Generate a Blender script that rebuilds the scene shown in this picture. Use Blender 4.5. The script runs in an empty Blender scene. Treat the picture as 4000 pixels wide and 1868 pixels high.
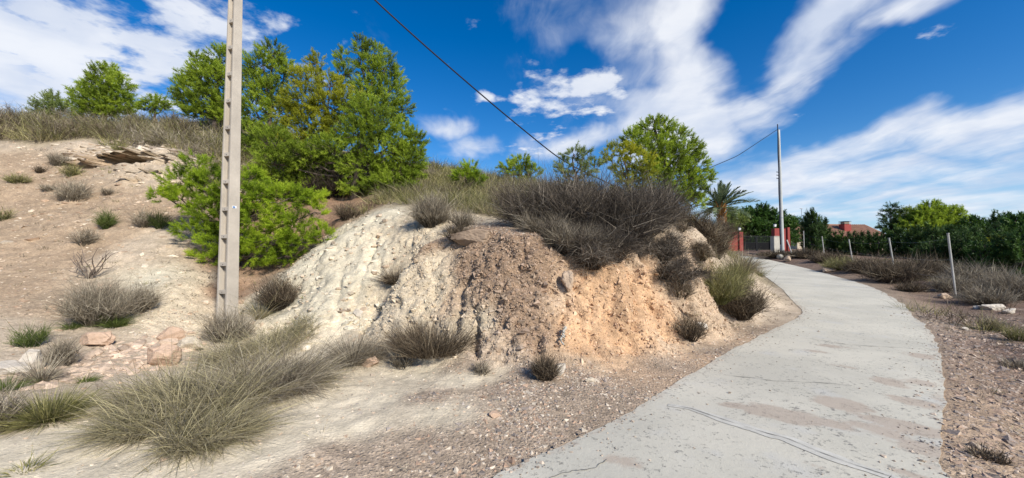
import bpy, bmesh, math, random
import numpy as np
from mathutils import Vector

# ------------------------------------------------------------------ camera, sky, sun, exposure
SC = bpy.context.scene
COL = SC.collection
R = math.radians
FPX, PITCH, CAMZ = 1480.0, R(2.0), 1.6          # focal length for a 4000 px wide frame
cam_d = bpy.data.cameras.new('camera'); cam = bpy.data.objects.new('camera', cam_d); COL.objects.link(cam)
cam_d.sensor_width = 36.0; cam_d.lens = 36.0 * FPX / 4000.0
cam_d.clip_start = 0.05; cam_d.clip_end = 5000.0
cam.location = (0, 0, CAMZ); cam.rotation_euler = (R(90) + PITCH, 0, 0)
SC.camera = cam
SC.render.engine = 'CYCLES'
SC.cycles.use_denoising = True
SC.cycles.max_bounces = 6
SC.cycles.transparent_max_bounces = 8
vs = SC.view_settings
vs.view_transform = 'Standard'; vs.look = 'None'; vs.gamma = 1.0; vs.exposure = 0.62; vs.use_curve_mapping = False

def pix(px, py, Y):
    "world point on the ray through a photo pixel, at distance Y ahead of the camera"
    u = (px - 2000.0) / FPX; v = (934.0 - py) / FPX
    yd = math.cos(PITCH) - v * math.sin(PITCH); zd = math.sin(PITCH) + v * math.cos(PITCH)
    return np.array([u / yd * Y, Y, CAMZ + zd / yd * Y])

def pdir(px, py):
    d = pix(px, py, 1.0) - np.array([0, 0, CAMZ]); return d / np.linalg.norm(d)

SUN = Vector((0.56, -0.66, 0.62)).normalized()
sun_d = bpy.data.lights.new('sun', 'SUN'); sun_d.energy = 3.9; sun_d.angle = R(8.0); sun_d.color = (1.0, 0.95, 0.86)
sun = bpy.data.objects.new('sun', sun_d); COL.objects.link(sun)
sun.rotation_euler = SUN.to_track_quat('Z', 'Y').to_euler(); sun.location = (30, -20, 40)

class NT:
    "small node-tree writer"
    def __init__(s, tree): s.t = tree; s.n = tree.nodes; s.l = tree.links; s.n.clear()
    def node(s, typ, ins=None, **kw):
        nd = s.n.new(typ)
        for k, v in kw.items(): setattr(nd, k, v)
        for k, v in (ins or {}).items():
            sock = nd.inputs[k]
            if isinstance(v, bpy.types.NodeSocket): s.l.new(v, sock)
            else: sock.default_value = v
        return nd
    def math(s, op, a, b=0.0, clamp=False):
        return s.node('ShaderNodeMath', {0: a, 1: b}, operation=op, use_clamp=clamp).outputs[0]
    def vmath(s, op, a, b=(0, 0, 0)):
        nd = s.node('ShaderNodeVectorMath', {0: a, 1: b}, operation=op)
        return nd.outputs[1] if op in ('DISTANCE', 'DOT_PRODUCT', 'LENGTH') else nd.outputs[0]
    def rng(s, v, a, b, c=0.0, d=1.0, smooth=True):
        return s.node('ShaderNodeMapRange', {0: v, 1: a, 2: b, 3: c, 4: d}, interpolation_type='SMOOTHSTEP' if smooth else 'LINEAR').outputs[0]
    def noise(s, vec, scale, detail=4.0, rough=0.55, dist=0.0, col=False):
        nd = s.node('ShaderNodeTexNoise', {'Scale': scale, 'Detail': detail, 'Roughness': rough, 'Distortion': dist})
        if vec is not None: s.l.new(vec, nd.inputs['Vector'])
        return nd.outputs[1 if col else 0]
    def vor(s, vec, scale, feature='F1', out=0):
        nd = s.node('ShaderNodeTexVoronoi', {'Scale': scale}, feature=feature)
        s.l.new(vec, nd.inputs['Vector']); return nd.outputs[out]
    def mix(s, f, a, b, mode='MIX'):
        nd = s.node('ShaderNodeMix', data_type='RGBA', blend_type=mode)
        for i, v in ((0, f), (6, a), (7, b)):
            if isinstance(v, bpy.types.NodeSocket): s.l.new(v, nd.inputs[i])
            else: nd.inputs[i].default_value = v if i == 0 or len(v) == 4 else (*v, 1)
        return nd.outputs[2]
    def ramp(s, f, stops):
        nd = s.node('ShaderNodeValToRGB', {0: f}); e = nd.color_ramp.elements
        while len(e) < len(stops): e.new(0.5)
        for el, (p, c) in zip(e, stops): el.position = p; el.color = (*c, 1) if len(c) == 3 else c
        return nd.outputs[0]

def build_world():
    w = bpy.data.worlds.new('World'); SC.world = w; w.use_nodes = True; w.cycles.sampling_method = 'MANUAL'; w.cycles.sample_map_resolution = 256
    n = NT(w.node_tree)
    g = n.node('ShaderNodeTexCoord').outputs['Generated']
    sky = n.node('ShaderNodeTexSky', sky_type='NISHITA', sun_disc=False, sun_elevation=math.asin(SUN.z),
                 sun_rotation=math.atan2(SUN.x, SUN.y), altitude=200.0, air_density=1.0, dust_density=0.35, ozone_density=2.5)
    blue = n.node('ShaderNodeHueSaturation', {'Hue': 0.508, 'Saturation': 1.46, 'Value': 1.12, 'Fac': 1.0, 'Color': sky.outputs[0]}).outputs[0]
    sep = n.node('ShaderNodeSeparateXYZ', {0: g})
    zz = n.math('ADD', n.math('MAXIMUM', sep.outputs[2], 0.0), 0.13)
    pl = n.node('ShaderNodeCombineXYZ', {0: n.math('DIVIDE', sep.outputs[0], zz), 1: n.math('DIVIDE', sep.outputs[1], zz), 2: 0.0}).outputs[0]
    warp = n.vmath('SCALE', n.vmath('SUBTRACT', n.noise(pl, 1.1, 3.0, col=True), (0.5, 0.5, 0.5)))
    warp.node.inputs['Scale'].default_value = 0.55
    plw = n.vmath('ADD', pl, warp)
    def field(blobs):
        tot = None
        for px, py, sx, sy, wgt in blobs:          # a cloud bank around a direction, with its breadth and height
            d = pdir(px, py); S = (FPX / sx, 2.2, FPX / sy)
            dist = n.vmath('DISTANCE', n.vmath('MULTIPLY', gw, S), tuple(float(a * b) for a, b in zip(d, S)))
            b = n.rng(dist, 1.25, 0.0, 0.0, wgt)
            tot = b if tot is None else n.math('MAXIMUM', tot, b)
        return tot
    w2 = n.vmath('SUBTRACT', n.noise(g, 5.0, 4.0, 0.6, col=True), (0.5, 0.5, 0.5)); w2s = n.vmath('SCALE', w2); w2s.node.inputs['Scale'].default_value = 0.13
    gw = n.vmath('ADD', g, w2s)
    # smooth high veils and plumes
    soft = field([(2680, 60, 190, 330, .85), (2700, 300, 260, 230, .8), (2620, 470, 330, 190, .95), (2760, 520, 160, 150, .95), (2480, 180, 360, 320, .58),
                  (3180, 60, 210, 210, 1.0), (3110, 260, 230, 160, .85), (2930, 400, 230, 150, .75), (2250, 120, 300, 280, .45),
                  (3500, 60, 160, 70, .7), (3180, 600, 330, 70, .6), (3500, 590, 480, 80, .66), (3850, 470, 420, 120, .85), (3050, 690, 420, 120, .7),
                  (3420, 700, 420, 80, .62), (3700, 780, 600, 70, .6), (3000, 820, 500, 90, .5), (1750, 500, 170, 70, .7), (1850, 570, 160, 60, .5),
                  (2250, 570, 330, 80, .75), (60, 330, 300, 140, .7), (2600, 600, 300, 120, .7)])
    gap = field([(2960, 130, 140, 190, .75), (2930, 260, 110, 110, .6), (3560, 250, 330, 150, .55), (3330, 470, 200, 60, .4), (2330, 250, 200, 60, .3), (3900, 200, 300, 150, .5)])
    soft = n.math('SUBTRACT', soft, gap)
    nz = n.noise(plw, 1.5, 6.0, 0.56)
    streak = n.noise(n.vmath('MULTIPLY', plw, (3.2, 0.9, 1.0)), 1.4, 6.0, 0.6)
    a1 = n.rng(n.math('ADD', soft, n.math('MULTIPLY', n.math('SUBTRACT', n.math('ADD', nz, streak), 1.0), 0.85)), 0.12, 0.90)
    # broken small clouds
    cell = field([(120, 130, 480, 330, 1.0), (420, 200, 380, 270, .85), (800, 120, 330, 210, .7), (650, 350, 300, 150, .7), (250, 380, 400, 120, .6), (1000, 60, 170, 110, .55),
                  (2150, 390, 200, 110, .8), (2330, 380, 220, 130, .95), (2130, 560, 200, 90, .7), (1900, 375, 110, 30, .62), (2030, 440, 130, 60, .5)])
    cz = n.noise(n.vmath('ADD', pl, n.vmath('MULTIPLY', warp, (0.4, 0.4, 0.4))), 5.2, 6.0, 0.58)
    a2 = n.rng(n.math('ADD', cell, n.math('MULTIPLY', n.math('SUBTRACT', cz, 0.5), 2.6)), 0.38, 0.98)
    # the same kind of broken cloud over the rest of the sky, behind the camera
    back = n.math('MULTIPLY', n.rng(nz, 0.5, 0.75), n.rng(sep.outputs[1], 0.05, -0.35))
    alpha = n.math('MINIMUM', n.math('MAXIMUM', n.math('MAXIMUM', a1, a2), back), 0.93)
    haze = n.rng(sep.outputs[2], 0.26, 0.0, 0.0, 0.55)
    shade = n.mix(n.rng(n.noise(plw, 2.6, 5.0), 0.3, 0.7), (5.2, 5.8, 7.0), (7.4, 7.6, 8.0))
    col = n.mix(haze, blue, (3.0, 4.9, 7.8))
    col = n.mix(alpha, col, shade)
    bg = n.node('ShaderNodeBackground', {0: col, 1: 0.082})
    out = n.node('ShaderNodeOutputWorld'); n.l.new(bg.outputs[0], out.inputs[0])
build_world()

# ------------------------------------------------------------------ helpers
def tag(o, label=None, cat=None, group=None, kind=None):
    if label: o['label'] = label
    if cat: o['category'] = cat
    if group: o['group'] = group
    if kind: o['kind'] = kind
    return o

def empty(name, loc=(0, 0, 0)):
    o = bpy.data.objects.new(name, None); COL.objects.link(o); o.location = [float(c) for c in loc]; o.empty_display_size = 0.2
    return o

def mesh_obj(name, V, F, mat, parent=None, smooth=False, attr=None, col=None, loc=None):
    "V (n,3), F (m,3) or (m,4) arrays or a list of polygons -> one mesh object; V is in world space, loc becomes its origin"
    me = bpy.data.meshes.new(name)
    V = np.asarray(V, dtype=np.float32)
    if loc is None: loc = parent['_o'] if (parent is not None and '_o' in parent.keys()) else ((0, 0, 0) if parent is None else tuple(parent.location))
    V = V - np.asarray(loc, dtype=np.float32)
    if isinstance(F, np.ndarray):
        m, k = F.shape
        me.vertices.add(len(V)); me.vertices.foreach_set('co', V.ravel())
        me.loops.add(m * k); me.loops.foreach_set('vertex_index', F.astype(np.int32).ravel())
        me.polygons.add(m); me.polygons.foreach_set('loop_start', np.arange(0, m * k, k, dtype=np.int32))
        me.update(calc_edges=True)
    else:
        me.from_pydata([tuple(map(float, v)) for v in V], [], F)
    me.polygons.foreach_set('use_smooth', np.full(len(me.polygons), bool(smooth)))
    if attr is not None:
        a = me.attributes.new('tint', 'FLOAT', 'POINT'); a.data.foreach_set('value', np.asarray(attr, dtype=np.float32))
    if col is not None:
        a = me.attributes.new('col', 'FLOAT_COLOR', 'POINT')
        c4 = np.ones((len(V), 4), dtype=np.float32); c4[:, :col.shape[1]] = col; a.data.foreach_set('color', c4.ravel())
    if mat is not None: me.materials.append(mat)
    me.update()
    o = bpy.data.objects.new(name, me); COL.objects.link(o)
    if parent is not None:
        o.parent = parent
        pl = np.array(parent.location) if parent.parent is None else np.array(parent.location) + np.array(parent.parent.location)
        o.location = [float(a) for a in (np.asarray(loc, dtype=float) - pl)]
    else: o.location = [float(c) for c in loc]
    return o

def join(parts):
    V, F, n = [], [], 0
    for v, f in parts:
        V.append(np.asarray(v, dtype=np.float32)); F.append(np.asarray(f, dtype=np.int64) + n); n += len(v)
    return np.concatenate(V), np.concatenate(F)

BOXF = np.array([[0, 3, 2, 1], [4, 5, 6, 7], [0, 1, 5, 4], [1, 2, 6, 5], [2, 3, 7, 6], [3, 0, 4, 7]])
def boxv(c, s, rz=0.0, taper=(1, 1)):
    x, y, z = s[0] / 2, s[1] / 2, s[2] / 2; a, b = taper
    v = np.array([[-x, -y, -z], [x, -y, -z], [x, y, -z], [-x, y, -z], [-x * a, -y * b, z], [x * a, -y * b, z], [x * a, y * b, z], [-x * a, y * b, z]])
    ca, sa = math.cos(rz), math.sin(rz)
    return v @ np.array([[ca, sa, 0], [-sa, ca, 0], [0, 0, 1]]) + np.asarray(c, dtype=float)

def tube(path, rad, k=7, cap=True):
    P = np.asarray(path, dtype=float); n = len(P); rad = np.broadcast_to(np.asarray(rad, dtype=float), (n,))
    T = np.gradient(P, axis=0); T /= np.linalg.norm(T, axis=1)[:, None] + 1e-9
    up = np.array([0.0, 0.0, 1.0]) if abs(T[0][2]) < 0.9 else np.array([1.0, 0, 0])
    A = np.cross(T, up); A /= np.linalg.norm(A, axis=1)[:, None] + 1e-9; B = np.cross(T, A)
    th = np.arange(k) * 2 * math.pi / k
    V = (P[:, None] + rad[:, None, None] * (np.cos(th)[None, :, None] * A[:, None] + np.sin(th)[None, :, None] * B[:, None])).reshape(-1, 3)
    i = np.arange(n - 1)[:, None] * k; j = np.arange(k)[None]; j2 = (j + 1) % k
    F = np.stack([i + j, i + j2, i + k + j2, i + k + j], -1).reshape(-1, 4)
    if cap:
        V = np.concatenate([V, P[:1], P[-1:]]); a, b = n * k, n * k + 1; jj = np.arange(k); jn = (jj + 1) % k
        F = np.concatenate([F, np.stack([jn, jj, np.full(k, a), np.full(k, a)], -1), np.stack([(n - 1) * k + jj, (n - 1) * k + jn, np.full(k, b), np.full(k, b)], -1)])
    return V, F
def tris(F):
    T = np.concatenate([F[:, [0, 1, 2]], F[:, [0, 2, 3]]]); return T[(T[:, 0] != T[:, 1]) & (T[:, 1] != T[:, 2]) & (T[:, 0] != T[:, 2])]

# --- noise in numpy
def _h(ix, iy, iz, s):
    h = (ix.astype(np.int64) * 374761393 + iy.astype(np.int64) * 668265263 + iz.astype(np.int64) * 2147483647 + s * 974634777) & 0xffffffff
    h = ((h ^ (h >> 13)) * 1274126177) & 0xffffffff
    return ((h ^ (h >> 16)) & 0xffff) / 65535.0
def vnoise(P, s=0):
    I = np.floor(P); Fr = P - I; Fr = Fr * Fr * (3 - 2 * Fr); I = I.astype(np.int64); out = 0
    for dx in (0, 1):
        for dy in (0, 1):
            for dz in (0, 1):
                w = (Fr[:, 0] if dx else 1 - Fr[:, 0]) * (Fr[:, 1] if dy else 1 - Fr[:, 1]) * (Fr[:, 2] if dz else 1 - Fr[:, 2])
                out = out + w * _h(I[:, 0] + dx, I[:, 1] + dy, I[:, 2] + dz, s)
    return out * 2 - 1
def fbm(P, octv=4, s=0, gain=0.5):
    a, t, o = 1.0, 0.0, 0
    for k in range(octv): o = o + a * vnoise(P * 2.03 ** k + 17.3 * k, s + k); t += a; a *= gain
    return o / t
def worley(P, s=0):
    I = np.floor(P).astype(np.int64); best = np.full(len(P), 9.0); cid = np.zeros(len(P))
    for dx in (-1, 0, 1):
        for dy in (-1, 0, 1):
            for dz in (-1, 0, 1):
                c = I + np.array([dx, dy, dz]); r = [_h(c[:, 0], c[:, 1], c[:, 2], s + q) for q in range(4)]
                d = (c[:, 0] + r[0] - P[:, 0]) ** 2 + (c[:, 1] + r[1] - P[:, 1]) ** 2 + (c[:, 2] + r[2] - P[:, 2]) ** 2
                m = d < best; best[m] = d[m]; cid[m] = r[3][m]
    return np.sqrt(best), cid
def sstep(a, b, x):
    t = np.clip((x - a) / (b - a), 0, 1); return t * t * (3 - 2 * t)

# ------------------------------------------------------------------ materials
def new_mat(name):
    m = bpy.data.materials.new(name); m.use_nodes = True; n = NT(m.node_tree)
    out = n.node('ShaderNodeOutputMaterial'); b = n.node('ShaderNodeBsdfPrincipled'); n.l.new(b.outputs[0], out.inputs[0])
    n.out, n.b = out, b; b.inputs['Specular IOR Level'].default_value = 0.25
    n.pos = n.node('ShaderNodeNewGeometry').outputs['Position']
    return m, n
def link(n, col=None, rough=None, bump=None, strength=0.5, dist=0.02):
    if col is not None: n.l.new(col, n.b.inputs['Base Color'])
    if rough is not None:
        if isinstance(rough, float): n.b.inputs['Roughness'].default_value = rough
        else: n.l.new(rough, n.b.inputs['Roughness'])
    if bump is not None:
        nd = n.node('ShaderNodeBump', {'Strength': strength, 'Distance': dist, 'Height': bump}); n.l.new(nd.outputs[0], n.b.inputs['Normal'])

def mat_plain(name, c, rough=0.7, var=0.25, scale=6.0, metal=0.0, bump=0.15):
    m, n = new_mat(name)
    nz = n.noise(n.pos, scale, 6.0, 0.6); fine = n.noise(n.pos, scale * 9, 4.0)
    k = n.math('ADD', n.rng(nz, 0.25, 0.75, 1 - var, 1 + var * 0.7, False), n.math('MULTIPLY', n.math('SUBTRACT', fine, 0.5), var))
    link(n, n.mix(1.0, c, n.node('ShaderNodeCombineColor', {0: k, 1: k, 2: k}).outputs[0], 'MULTIPLY'), rough, fine, bump, 0.01)
    n.b.inputs['Metallic'].default_value = metal
    return m

def mat_ground():
    m, n = new_mat('earth')
    c = n.node('ShaderNodeAttribute', attribute_name='col'); stony = c.outputs['Alpha']
    big = n.noise(n.pos, 0.9, 5.0, 0.6); mid = n.noise(n.pos, 5.0, 6.0, 0.65); fine = n.noise(n.pos, 38.0, 5.0, 0.7)
    v1 = n.vor(n.pos, 26.0, out=1); v1d = n.vor(n.pos, 26.0); v2d = n.vor(n.pos, 75.0); v2 = n.vor(n.pos, 75.0, out=1)
    sp = n.node('ShaderNodeSeparateColor', {0: v1}).outputs[0]; sp2 = n.node('ShaderNodeSeparateColor', {0: v2}).outputs[1]
    k = n.math('MULTIPLY', n.rng(big, 0.3, 0.72, 0.84, 1.14), n.rng(mid, 0.25, 0.75, 0.80, 1.16))
    k = n.math('MULTIPLY', k, n.rng(fine, 0.3, 0.7, 0.88, 1.1))
    ks = n.math('MULTIPLY', n.rng(sp, 0.0, 1.0, 0.68, 1.25, False), n.rng(sp2, 0.0, 1.0, 0.74, 1.22, False))
    kk = n.math('ADD', n.math('MULTIPLY', k, n.math('SUBTRACT', 1.0, stony)), n.math('MULTIPLY', n.math('MULTIPLY', k, ks), stony))
    col = n.mix(1.0, c.outputs['Color'], n.node('ShaderNodeCombineColor', {0: kk, 1: kk, 2: kk}).outputs[0], 'MULTIPLY')
    # grey weathering film in blotches
    col = n.mix(n.math('MULTIPLY', n.rng(n.noise(n.pos, 1.7, 6.0, 0.65), 0.55, 0.8, 0.0, 0.6), stony), col, (0.38, 0.315, 0.24))
    h = n.math('ADD', n.math('MULTIPLY', mid, 1.2), n.math('MULTIPLY', fine, 0.45))
    st = n.math('ADD', n.math('MULTIPLY', n.rng(v1d, 0.0, 0.55, 1.0, 0.0), 0.6), n.math('MULTIPLY', n.rng(v2d, 0.0, 0.55, 1.0, 0.0), 0.28))
    h = n.math('ADD', h, n.math('MULTIPLY', st, n.math('ADD', n.math('MULTIPLY', stony, 1.1), 0.12)))
    link(n, col, 0.95, h, 0.9, 0.02)
    return m

def mat_road():
    m, n = new_mat('worn_concrete')
    a = n.node('ShaderNodeAttribute', attribute_name='col'); sp = n.node('ShaderNodeSeparateColor', {0: a.outputs['Color']})
    dirt_a, edge_a = sp.outputs[0], sp.outputs[1]
    big = n.noise(n.pos, 0.7, 5.0, 0.6); mid = n.noise(n.pos, 4.5, 6.0, 0.65); fine = n.noise(n.pos, 60.0, 4.0, 0.7); n3 = n.noise(n.pos, 21.0, 6.0, 0.72)
    base = n.mix(n.rng(big, 0.35, 0.68), (0.475, 0.445, 0.365), (0.565, 0.525, 0.428))
    base = n.mix(n.rng(n.noise(n.pos, 1.6, 4.0), 0.55, 0.75, 0.0, 0.6), base, (0.50, 0.485, 0.445))
    base = n.mix(n.rng(mid, 0.35, 0.3, 0.0, 0.5), base, (0.40, 0.375, 0.315))
    pits = n.math('MULTIPLY', n.rng(n.math('ADD', n3, n.math('MULTIPLY', dirt_a, 0.07)), 0.555, 0.66), n.rng(n.noise(n.pos, 2.1, 5.0), 0.36, 0.56))
    base = n.mix(n.math('MULTIPLY', pits, 0.85), base, (0.19, 0.18, 0.16))
    dirt = n.rng(n.math('ADD', dirt_a, n.math('MULTIPLY', n.math('SUBTRACT', n.noise(n.pos, 6.0, 7.0, 0.7), 0.5), 0.9)), 0.36, 0.58)
    base = n.mix(n.math('MULTIPLY', dirt, 0.75), base, n.mix(n3, (0.36, 0.285, 0.22), (0.46, 0.38, 0.30)))
    link(n, base, 0.9, n.math('SUBTRACT', n.math('ADD', n.math('MULTIPLY', fine, 0.35), n3), n.math('MULTIPLY', pits, 0.8)), 0.5, 0.012)
    return m

def mat_leaf(name, stops, trans=0.3, rough=0.6, spec=0.3):
    "foliage coloured by each blade's own tint"
    m, n = new_mat(name)
    t = n.node('ShaderNodeAttribute', attribute_name='tint').outputs['Fac']
    t = n.math('ADD', t, n.math('MULTIPLY', n.math('SUBTRACT', n.noise(n.pos, 1.6, 3.0), 0.5), 0.5), True)
    col = n.ramp(t, stops); link(n, col, rough); n.b.inputs['Specular IOR Level'].default_value = spec
    if trans > 0:
        tr = n.node('ShaderNodeBsdfTranslucent', {0: col}); mx = n.node('ShaderNodeMixShader', {0: trans, 1: n.b.outputs[0], 2: tr.outputs[0]})
        n.l.new(mx.outputs[0], n.out.inputs[0])
    return m

M = {}
M['earth'] = mat_ground(); M['road'] = mat_road()
M['pine'] = mat_leaf('pine_needles', [(0, (.06, .09, .012)), (.5, (.30, .40, .036)), (1, (.55, .65, .075))], 0.5)
M['pine_bright'] = mat_leaf('bright_pine_needles', [(0, (.07, .12, .012)), (.5, (.34, .47, .028)), (1, (.58, .67, .06))], 0.5)
M['pine_yellow'] = mat_leaf('yellowing_pine_needles', [(0, (.08, .10, .012)), (.5, (.38, .40, .028)), (1, (.62, .58, .06))], 0.5)
M['pine_blue'] = mat_leaf('grey_green_needles', [(0, (.08, .11, .03)), (.5, (.25, .31, .08)), (1, (.42, .47, .16))], 0.5)
M['cypress'] = mat_leaf('cypress_sprays', [(0, (.014, .03, .008)), (.5, (.05, .095, .02)), (1, (.13, .21, .04))], 0.2)
M['broad'] = mat_leaf('dark_leaves', [(0, (.02, .045, .010)), (.5, (.06, .125, .022)), (1, (.14, .24, .05))], 0.25, 0.45)
M['palm'] = mat_leaf('palm_leaflets', [(0, (.05, .075, .03)), (.5, (.12, .165, .075)), (1, (.25, .30, .16))], 0.25, 0.5)
M['dry'] = mat_leaf('dry_broom_twigs', [(0, (.024, .017, .011)), (.45, (.075, .054, .034)), (.8, (.185, .14, .09)), (1, (.45, .37, .25))], 0.1, 0.8)
M['grey'] = mat_leaf('grey_dead_twigs', [(0, (.055, .044, .03)), (.35, (.165, .135, .095)), (.7, (.30, .255, .185)), (1, (.52, .455, .335))], 0.1, 0.8)
M['straw'] = mat_leaf('straw_grass', [(0, (.08, .065, .035)), (.25, (.15, .15, .06)), (.45, (.22, .19, .14)), (.7, (.36, .30, .16)), (1, (.60, .51, .29))], 0.25, 0.7)
M['olive'] = mat_leaf('olive_grass', [(0, (.05, .05, .018)), (.3, (.15, .155, .045)), (.55, (.21, .185, .10)), (.75, (.32, .30, .10)), (1, (.52, .46, .22))], 0.25, 0.7)
M['green'] = mat_leaf('green_shrub_leaves', [(0, (.03, .05, .012)), (.5, (.09, .125, .026)), (1, (.18, .21, .055))], 0.25, 0.6)
M['broom'] = mat_leaf('dark_broom_twigs', [(0, (.016, .013, .010)), (.5, (.07, .055, .042)), (.85, (.18, .147, .11)), (1, (.42, .36, .28))], 0.08, 0.85)
M['esparto'] = mat_leaf('esparto_blades', [(0, (.07, .06, .03)), (.2, (.16, .145, .065)), (.4, (.22, .19, .14)), (.6, (.31, .265, .16)), (.8, (.42, .365, .20)), (1, (.64, .56, .34))], 0.25, 0.7)
M['under'] = mat_leaf('dead_twigs_and_hollow_shade', [(0, (.012, .009, .006)), (.5, (.035, .025, .016)), (1, (.10, .075, .05))], 0.0, 0.9)  # near-black stands in for shade in the pine hollow; also colours litter twigs
M['bark'] = mat_plain('bark', (.10, .075, .06), 0.95, 0.4, 14)
M['twigwood'] = mat_plain('dead_wood', (.16, .125, .10), 0.95, 0.4, 20)
M['pole'] = mat_plain('pale_cast_concrete', (.43, .38, .315), 0.88, 0.2, 2.2, bump=0.2)
M['rung'] = mat_plain('cast_concrete_rung', (.40, .35, .285), 0.88, 0.14, 5.0)
M['pole2'] = mat_plain('grey_cast_concrete', (.44, .45, .43), 0.8, 0.10, 2.0)
M['block'] = mat_plain('rough_render', (.44, .41, .35), 0.9, 0.2, 3.0)
M['red'] = mat_plain('red_masonry_paint', (.30, .060, .050), 0.8, 0.14, 2.0)
M['iron'] = mat_plain('black_painted_iron', (.012, .012, .013), 0.5, 0.1)
M['cable'] = mat_plain('black_cable', (.018, .018, .028), 0.5, 0.1)
M['white'] = mat_plain('white_paint', (.72, .72, .70), 0.6, 0.1)
M['post'] = mat_plain('white_post_paint', (.42, .405, .37), 0.8, 0.3, 6)
M['plate'] = mat_plain('blue_plate', (.10, .20, .40), 0.5, 0.1)
M['tile'] = mat_plain('terracotta_tile', (.36, .195, .125), 0.85, 0.35, 3.0)
M['cream'] = mat_plain('cream_wall', (.55, .46, .34), 0.9, 0.12, 2.0)
M['dark'] = mat_plain('dark_slate', (.03, .034, .045), 0.5, 0.2)
M['metal'] = mat_plain('galvanised_metal', (.40, .41, .42), 0.45, 0.1, metal=0.7)
M['frond'] = mat_plain('dead_frond_stubs', (.33, .16, .045), 0.9, 0.4, 12)
M['palmbark'] = mat_plain('palm_bark', (.20, .15, .105), 0.95, 0.45, 14)
def mat_stone(name, c, var=0.3):
    m, n = new_mat(name)
    t = n.node('ShaderNodeAttribute', attribute_name='tint').outputs['Fac']
    k = n.math('ADD', n.rng(t, 0, 1, 0.62, 1.35, False), n.math('MULTIPLY', n.math('SUBTRACT', n.noise(n.pos, 14, 6.0, 0.7), 0.5), var * 2))
    col = n.mix(1.0, c, n.node('ShaderNodeCombineColor', {0: k, 1: k, 2: k}).outputs[0], 'MULTIPLY')
    link(n, col, 0.93, n.noise(n.pos, 28, 6.0, 0.7), 0.7, 0.02); return m
M['st_brown'] = mat_stone('brown_crusted_rock', (.30, .22, .155))
M['st_pale'] = mat_stone('pale_limestone', (.52, .44, .33)); M['st_pink'] = mat_stone('pink_sandstone', (.50, .35, .245))
M['st_white'] = mat_stone('white_limestone', (.54, .475, .39)); M['st_tan'] = mat_stone('tan_rock', (.46, .345, .245)); M['st_grey'] = mat_stone('grey_gravel', (.30, .27, .25))
def mat_clast():
    m, n = new_mat('weathered_stone')
    c = n.node('ShaderNodeAttribute', attribute_name='col').outputs['Color']
    k = n.rng(n.noise(n.pos, 25, 5.0, 0.7), 0.25, 0.75, 0.75, 1.25)
    link(n, n.mix(1.0, c, n.node('ShaderNodeCombineColor', {0: k, 1: k, 2: k}).outputs[0], 'MULTIPLY'), 0.95, n.noise(n.pos, 60, 4.0), 0.5, 0.01); return m
M['clast'] = mat_clast()
M['edge'] = mat_plain('slab_edge_concrete', (.33, .29, .235), 0.95, 0.4, 8.0)
M['repair'] = mat_plain('grey_mortar', (.52, .495, .43), 0.9, 0.2, 9.0); M['crack'] = mat_plain('crack_dirt', (.20, .185, .155), 1.0, 0.3)

# ------------------------------------------------------------------ terrain
def road_z(y):
    return np.interp(y, [-50, 7, 9, 11, 14, 18, 22, 26, 30, 34, 38, 60, 400], [0, 0, .02, .07, .21, .33, .50, .76, 1.08, 1.42, 1.66, 1.9, 2.0])
# edges of the concrete lane, near to far (x, y)
RL = np.array([(-2.6, -6), (-1.6, -1), (-.75, 1.2), (-.2, 2.68), (.0, 2.9), (.56, 3.3), (1.34, 3.98), (2.4, 5.1), (3.85, 6.5), (5.27, 7.75), (6.6, 8.9), (7.6, 9.9), (8.25, 11), (9.0, 12.4), (10.0, 14), (11.9, 17.5), (14.3, 22), (16.2, 26), (17.4, 29.5), (17.2, 32.5)])
RR = np.array([(.9, -6), (1.8, -1), (2.55, 1.2), (3.05, 2.68), (3.3, 3.0), (3.75, 3.35), (4.4, 3.9), (5.75, 5.1), (6.9, 6.2), (7.85, 7.1), (8.9, 8.2), (9.9, 9.4), (11.0, 10.6), (12.2, 12.1), (14.2, 15), (15.9, 18.2), (17.75, 22), (19.1, 26), (19.9, 29.5), (20.2, 32.5)])
def resample(P, n):
    d = np.r_[0, np.cumsum(np.linalg.norm(np.diff(P, axis=0), axis=1))]; return d / d[-1]
_t = np.linspace(0, 1, 20)
def smooth_poly(P, ts):
    k = np.arange(len(P)); x = np.interp(ts, k, P[:, 0]); y = np.interp(ts, k, P[:, 1]); return np.stack([x, y], -1)
TS = np.linspace(0, 19, 900)
def soft(P):
    Q = smooth_poly(P, TS); ker = np.hanning(85); ker /= ker.sum()
    return np.stack([np.convolve(np.pad(Q[:, i], 42, mode='edge'), ker, 'valid') for i in (0, 1)], -1)
ROADL, ROADR = soft(RL), soft(RR)
ROADC = (ROADL + ROADR) / 2; ROADH = np.linalg.norm(ROADL - ROADR, axis=1) / 2

def road_dist(x, y):
    "signed distance outside the lane's edge (negative on the lane)"
    out = np.full(x.shape, 99.0); near = (x > -8) & (x < 28) & (y > -9) & (y < 40)
    X, Y = x[near], y[near]; best = np.full(X.shape, 99.0); inside = np.zeros(X.shape, dtype=bool)
    poly = np.concatenate([ROADL[::6], ROADR[::-6]])
    for (x0, y0), (x1, y1) in zip(poly, np.roll(poly, -1, 0)):
        dx, dy = x1 - x0, y1 - y0; t = np.clip(((X - x0) * dx + (Y - y0) * dy) / (dx * dx + dy * dy + 1e-12), 0, 1)
        best = np.minimum(best, (X - x0 - t * dx) ** 2 + (Y - y0 - t * dy) ** 2)
        if y0 != y1: inside ^= ((y0 > Y) != (y1 > Y)) & (X < dx * (Y - y0) / dy + x0)
    out[near] = np.sqrt(best) * np.where(inside, -1, 1); return out

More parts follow.
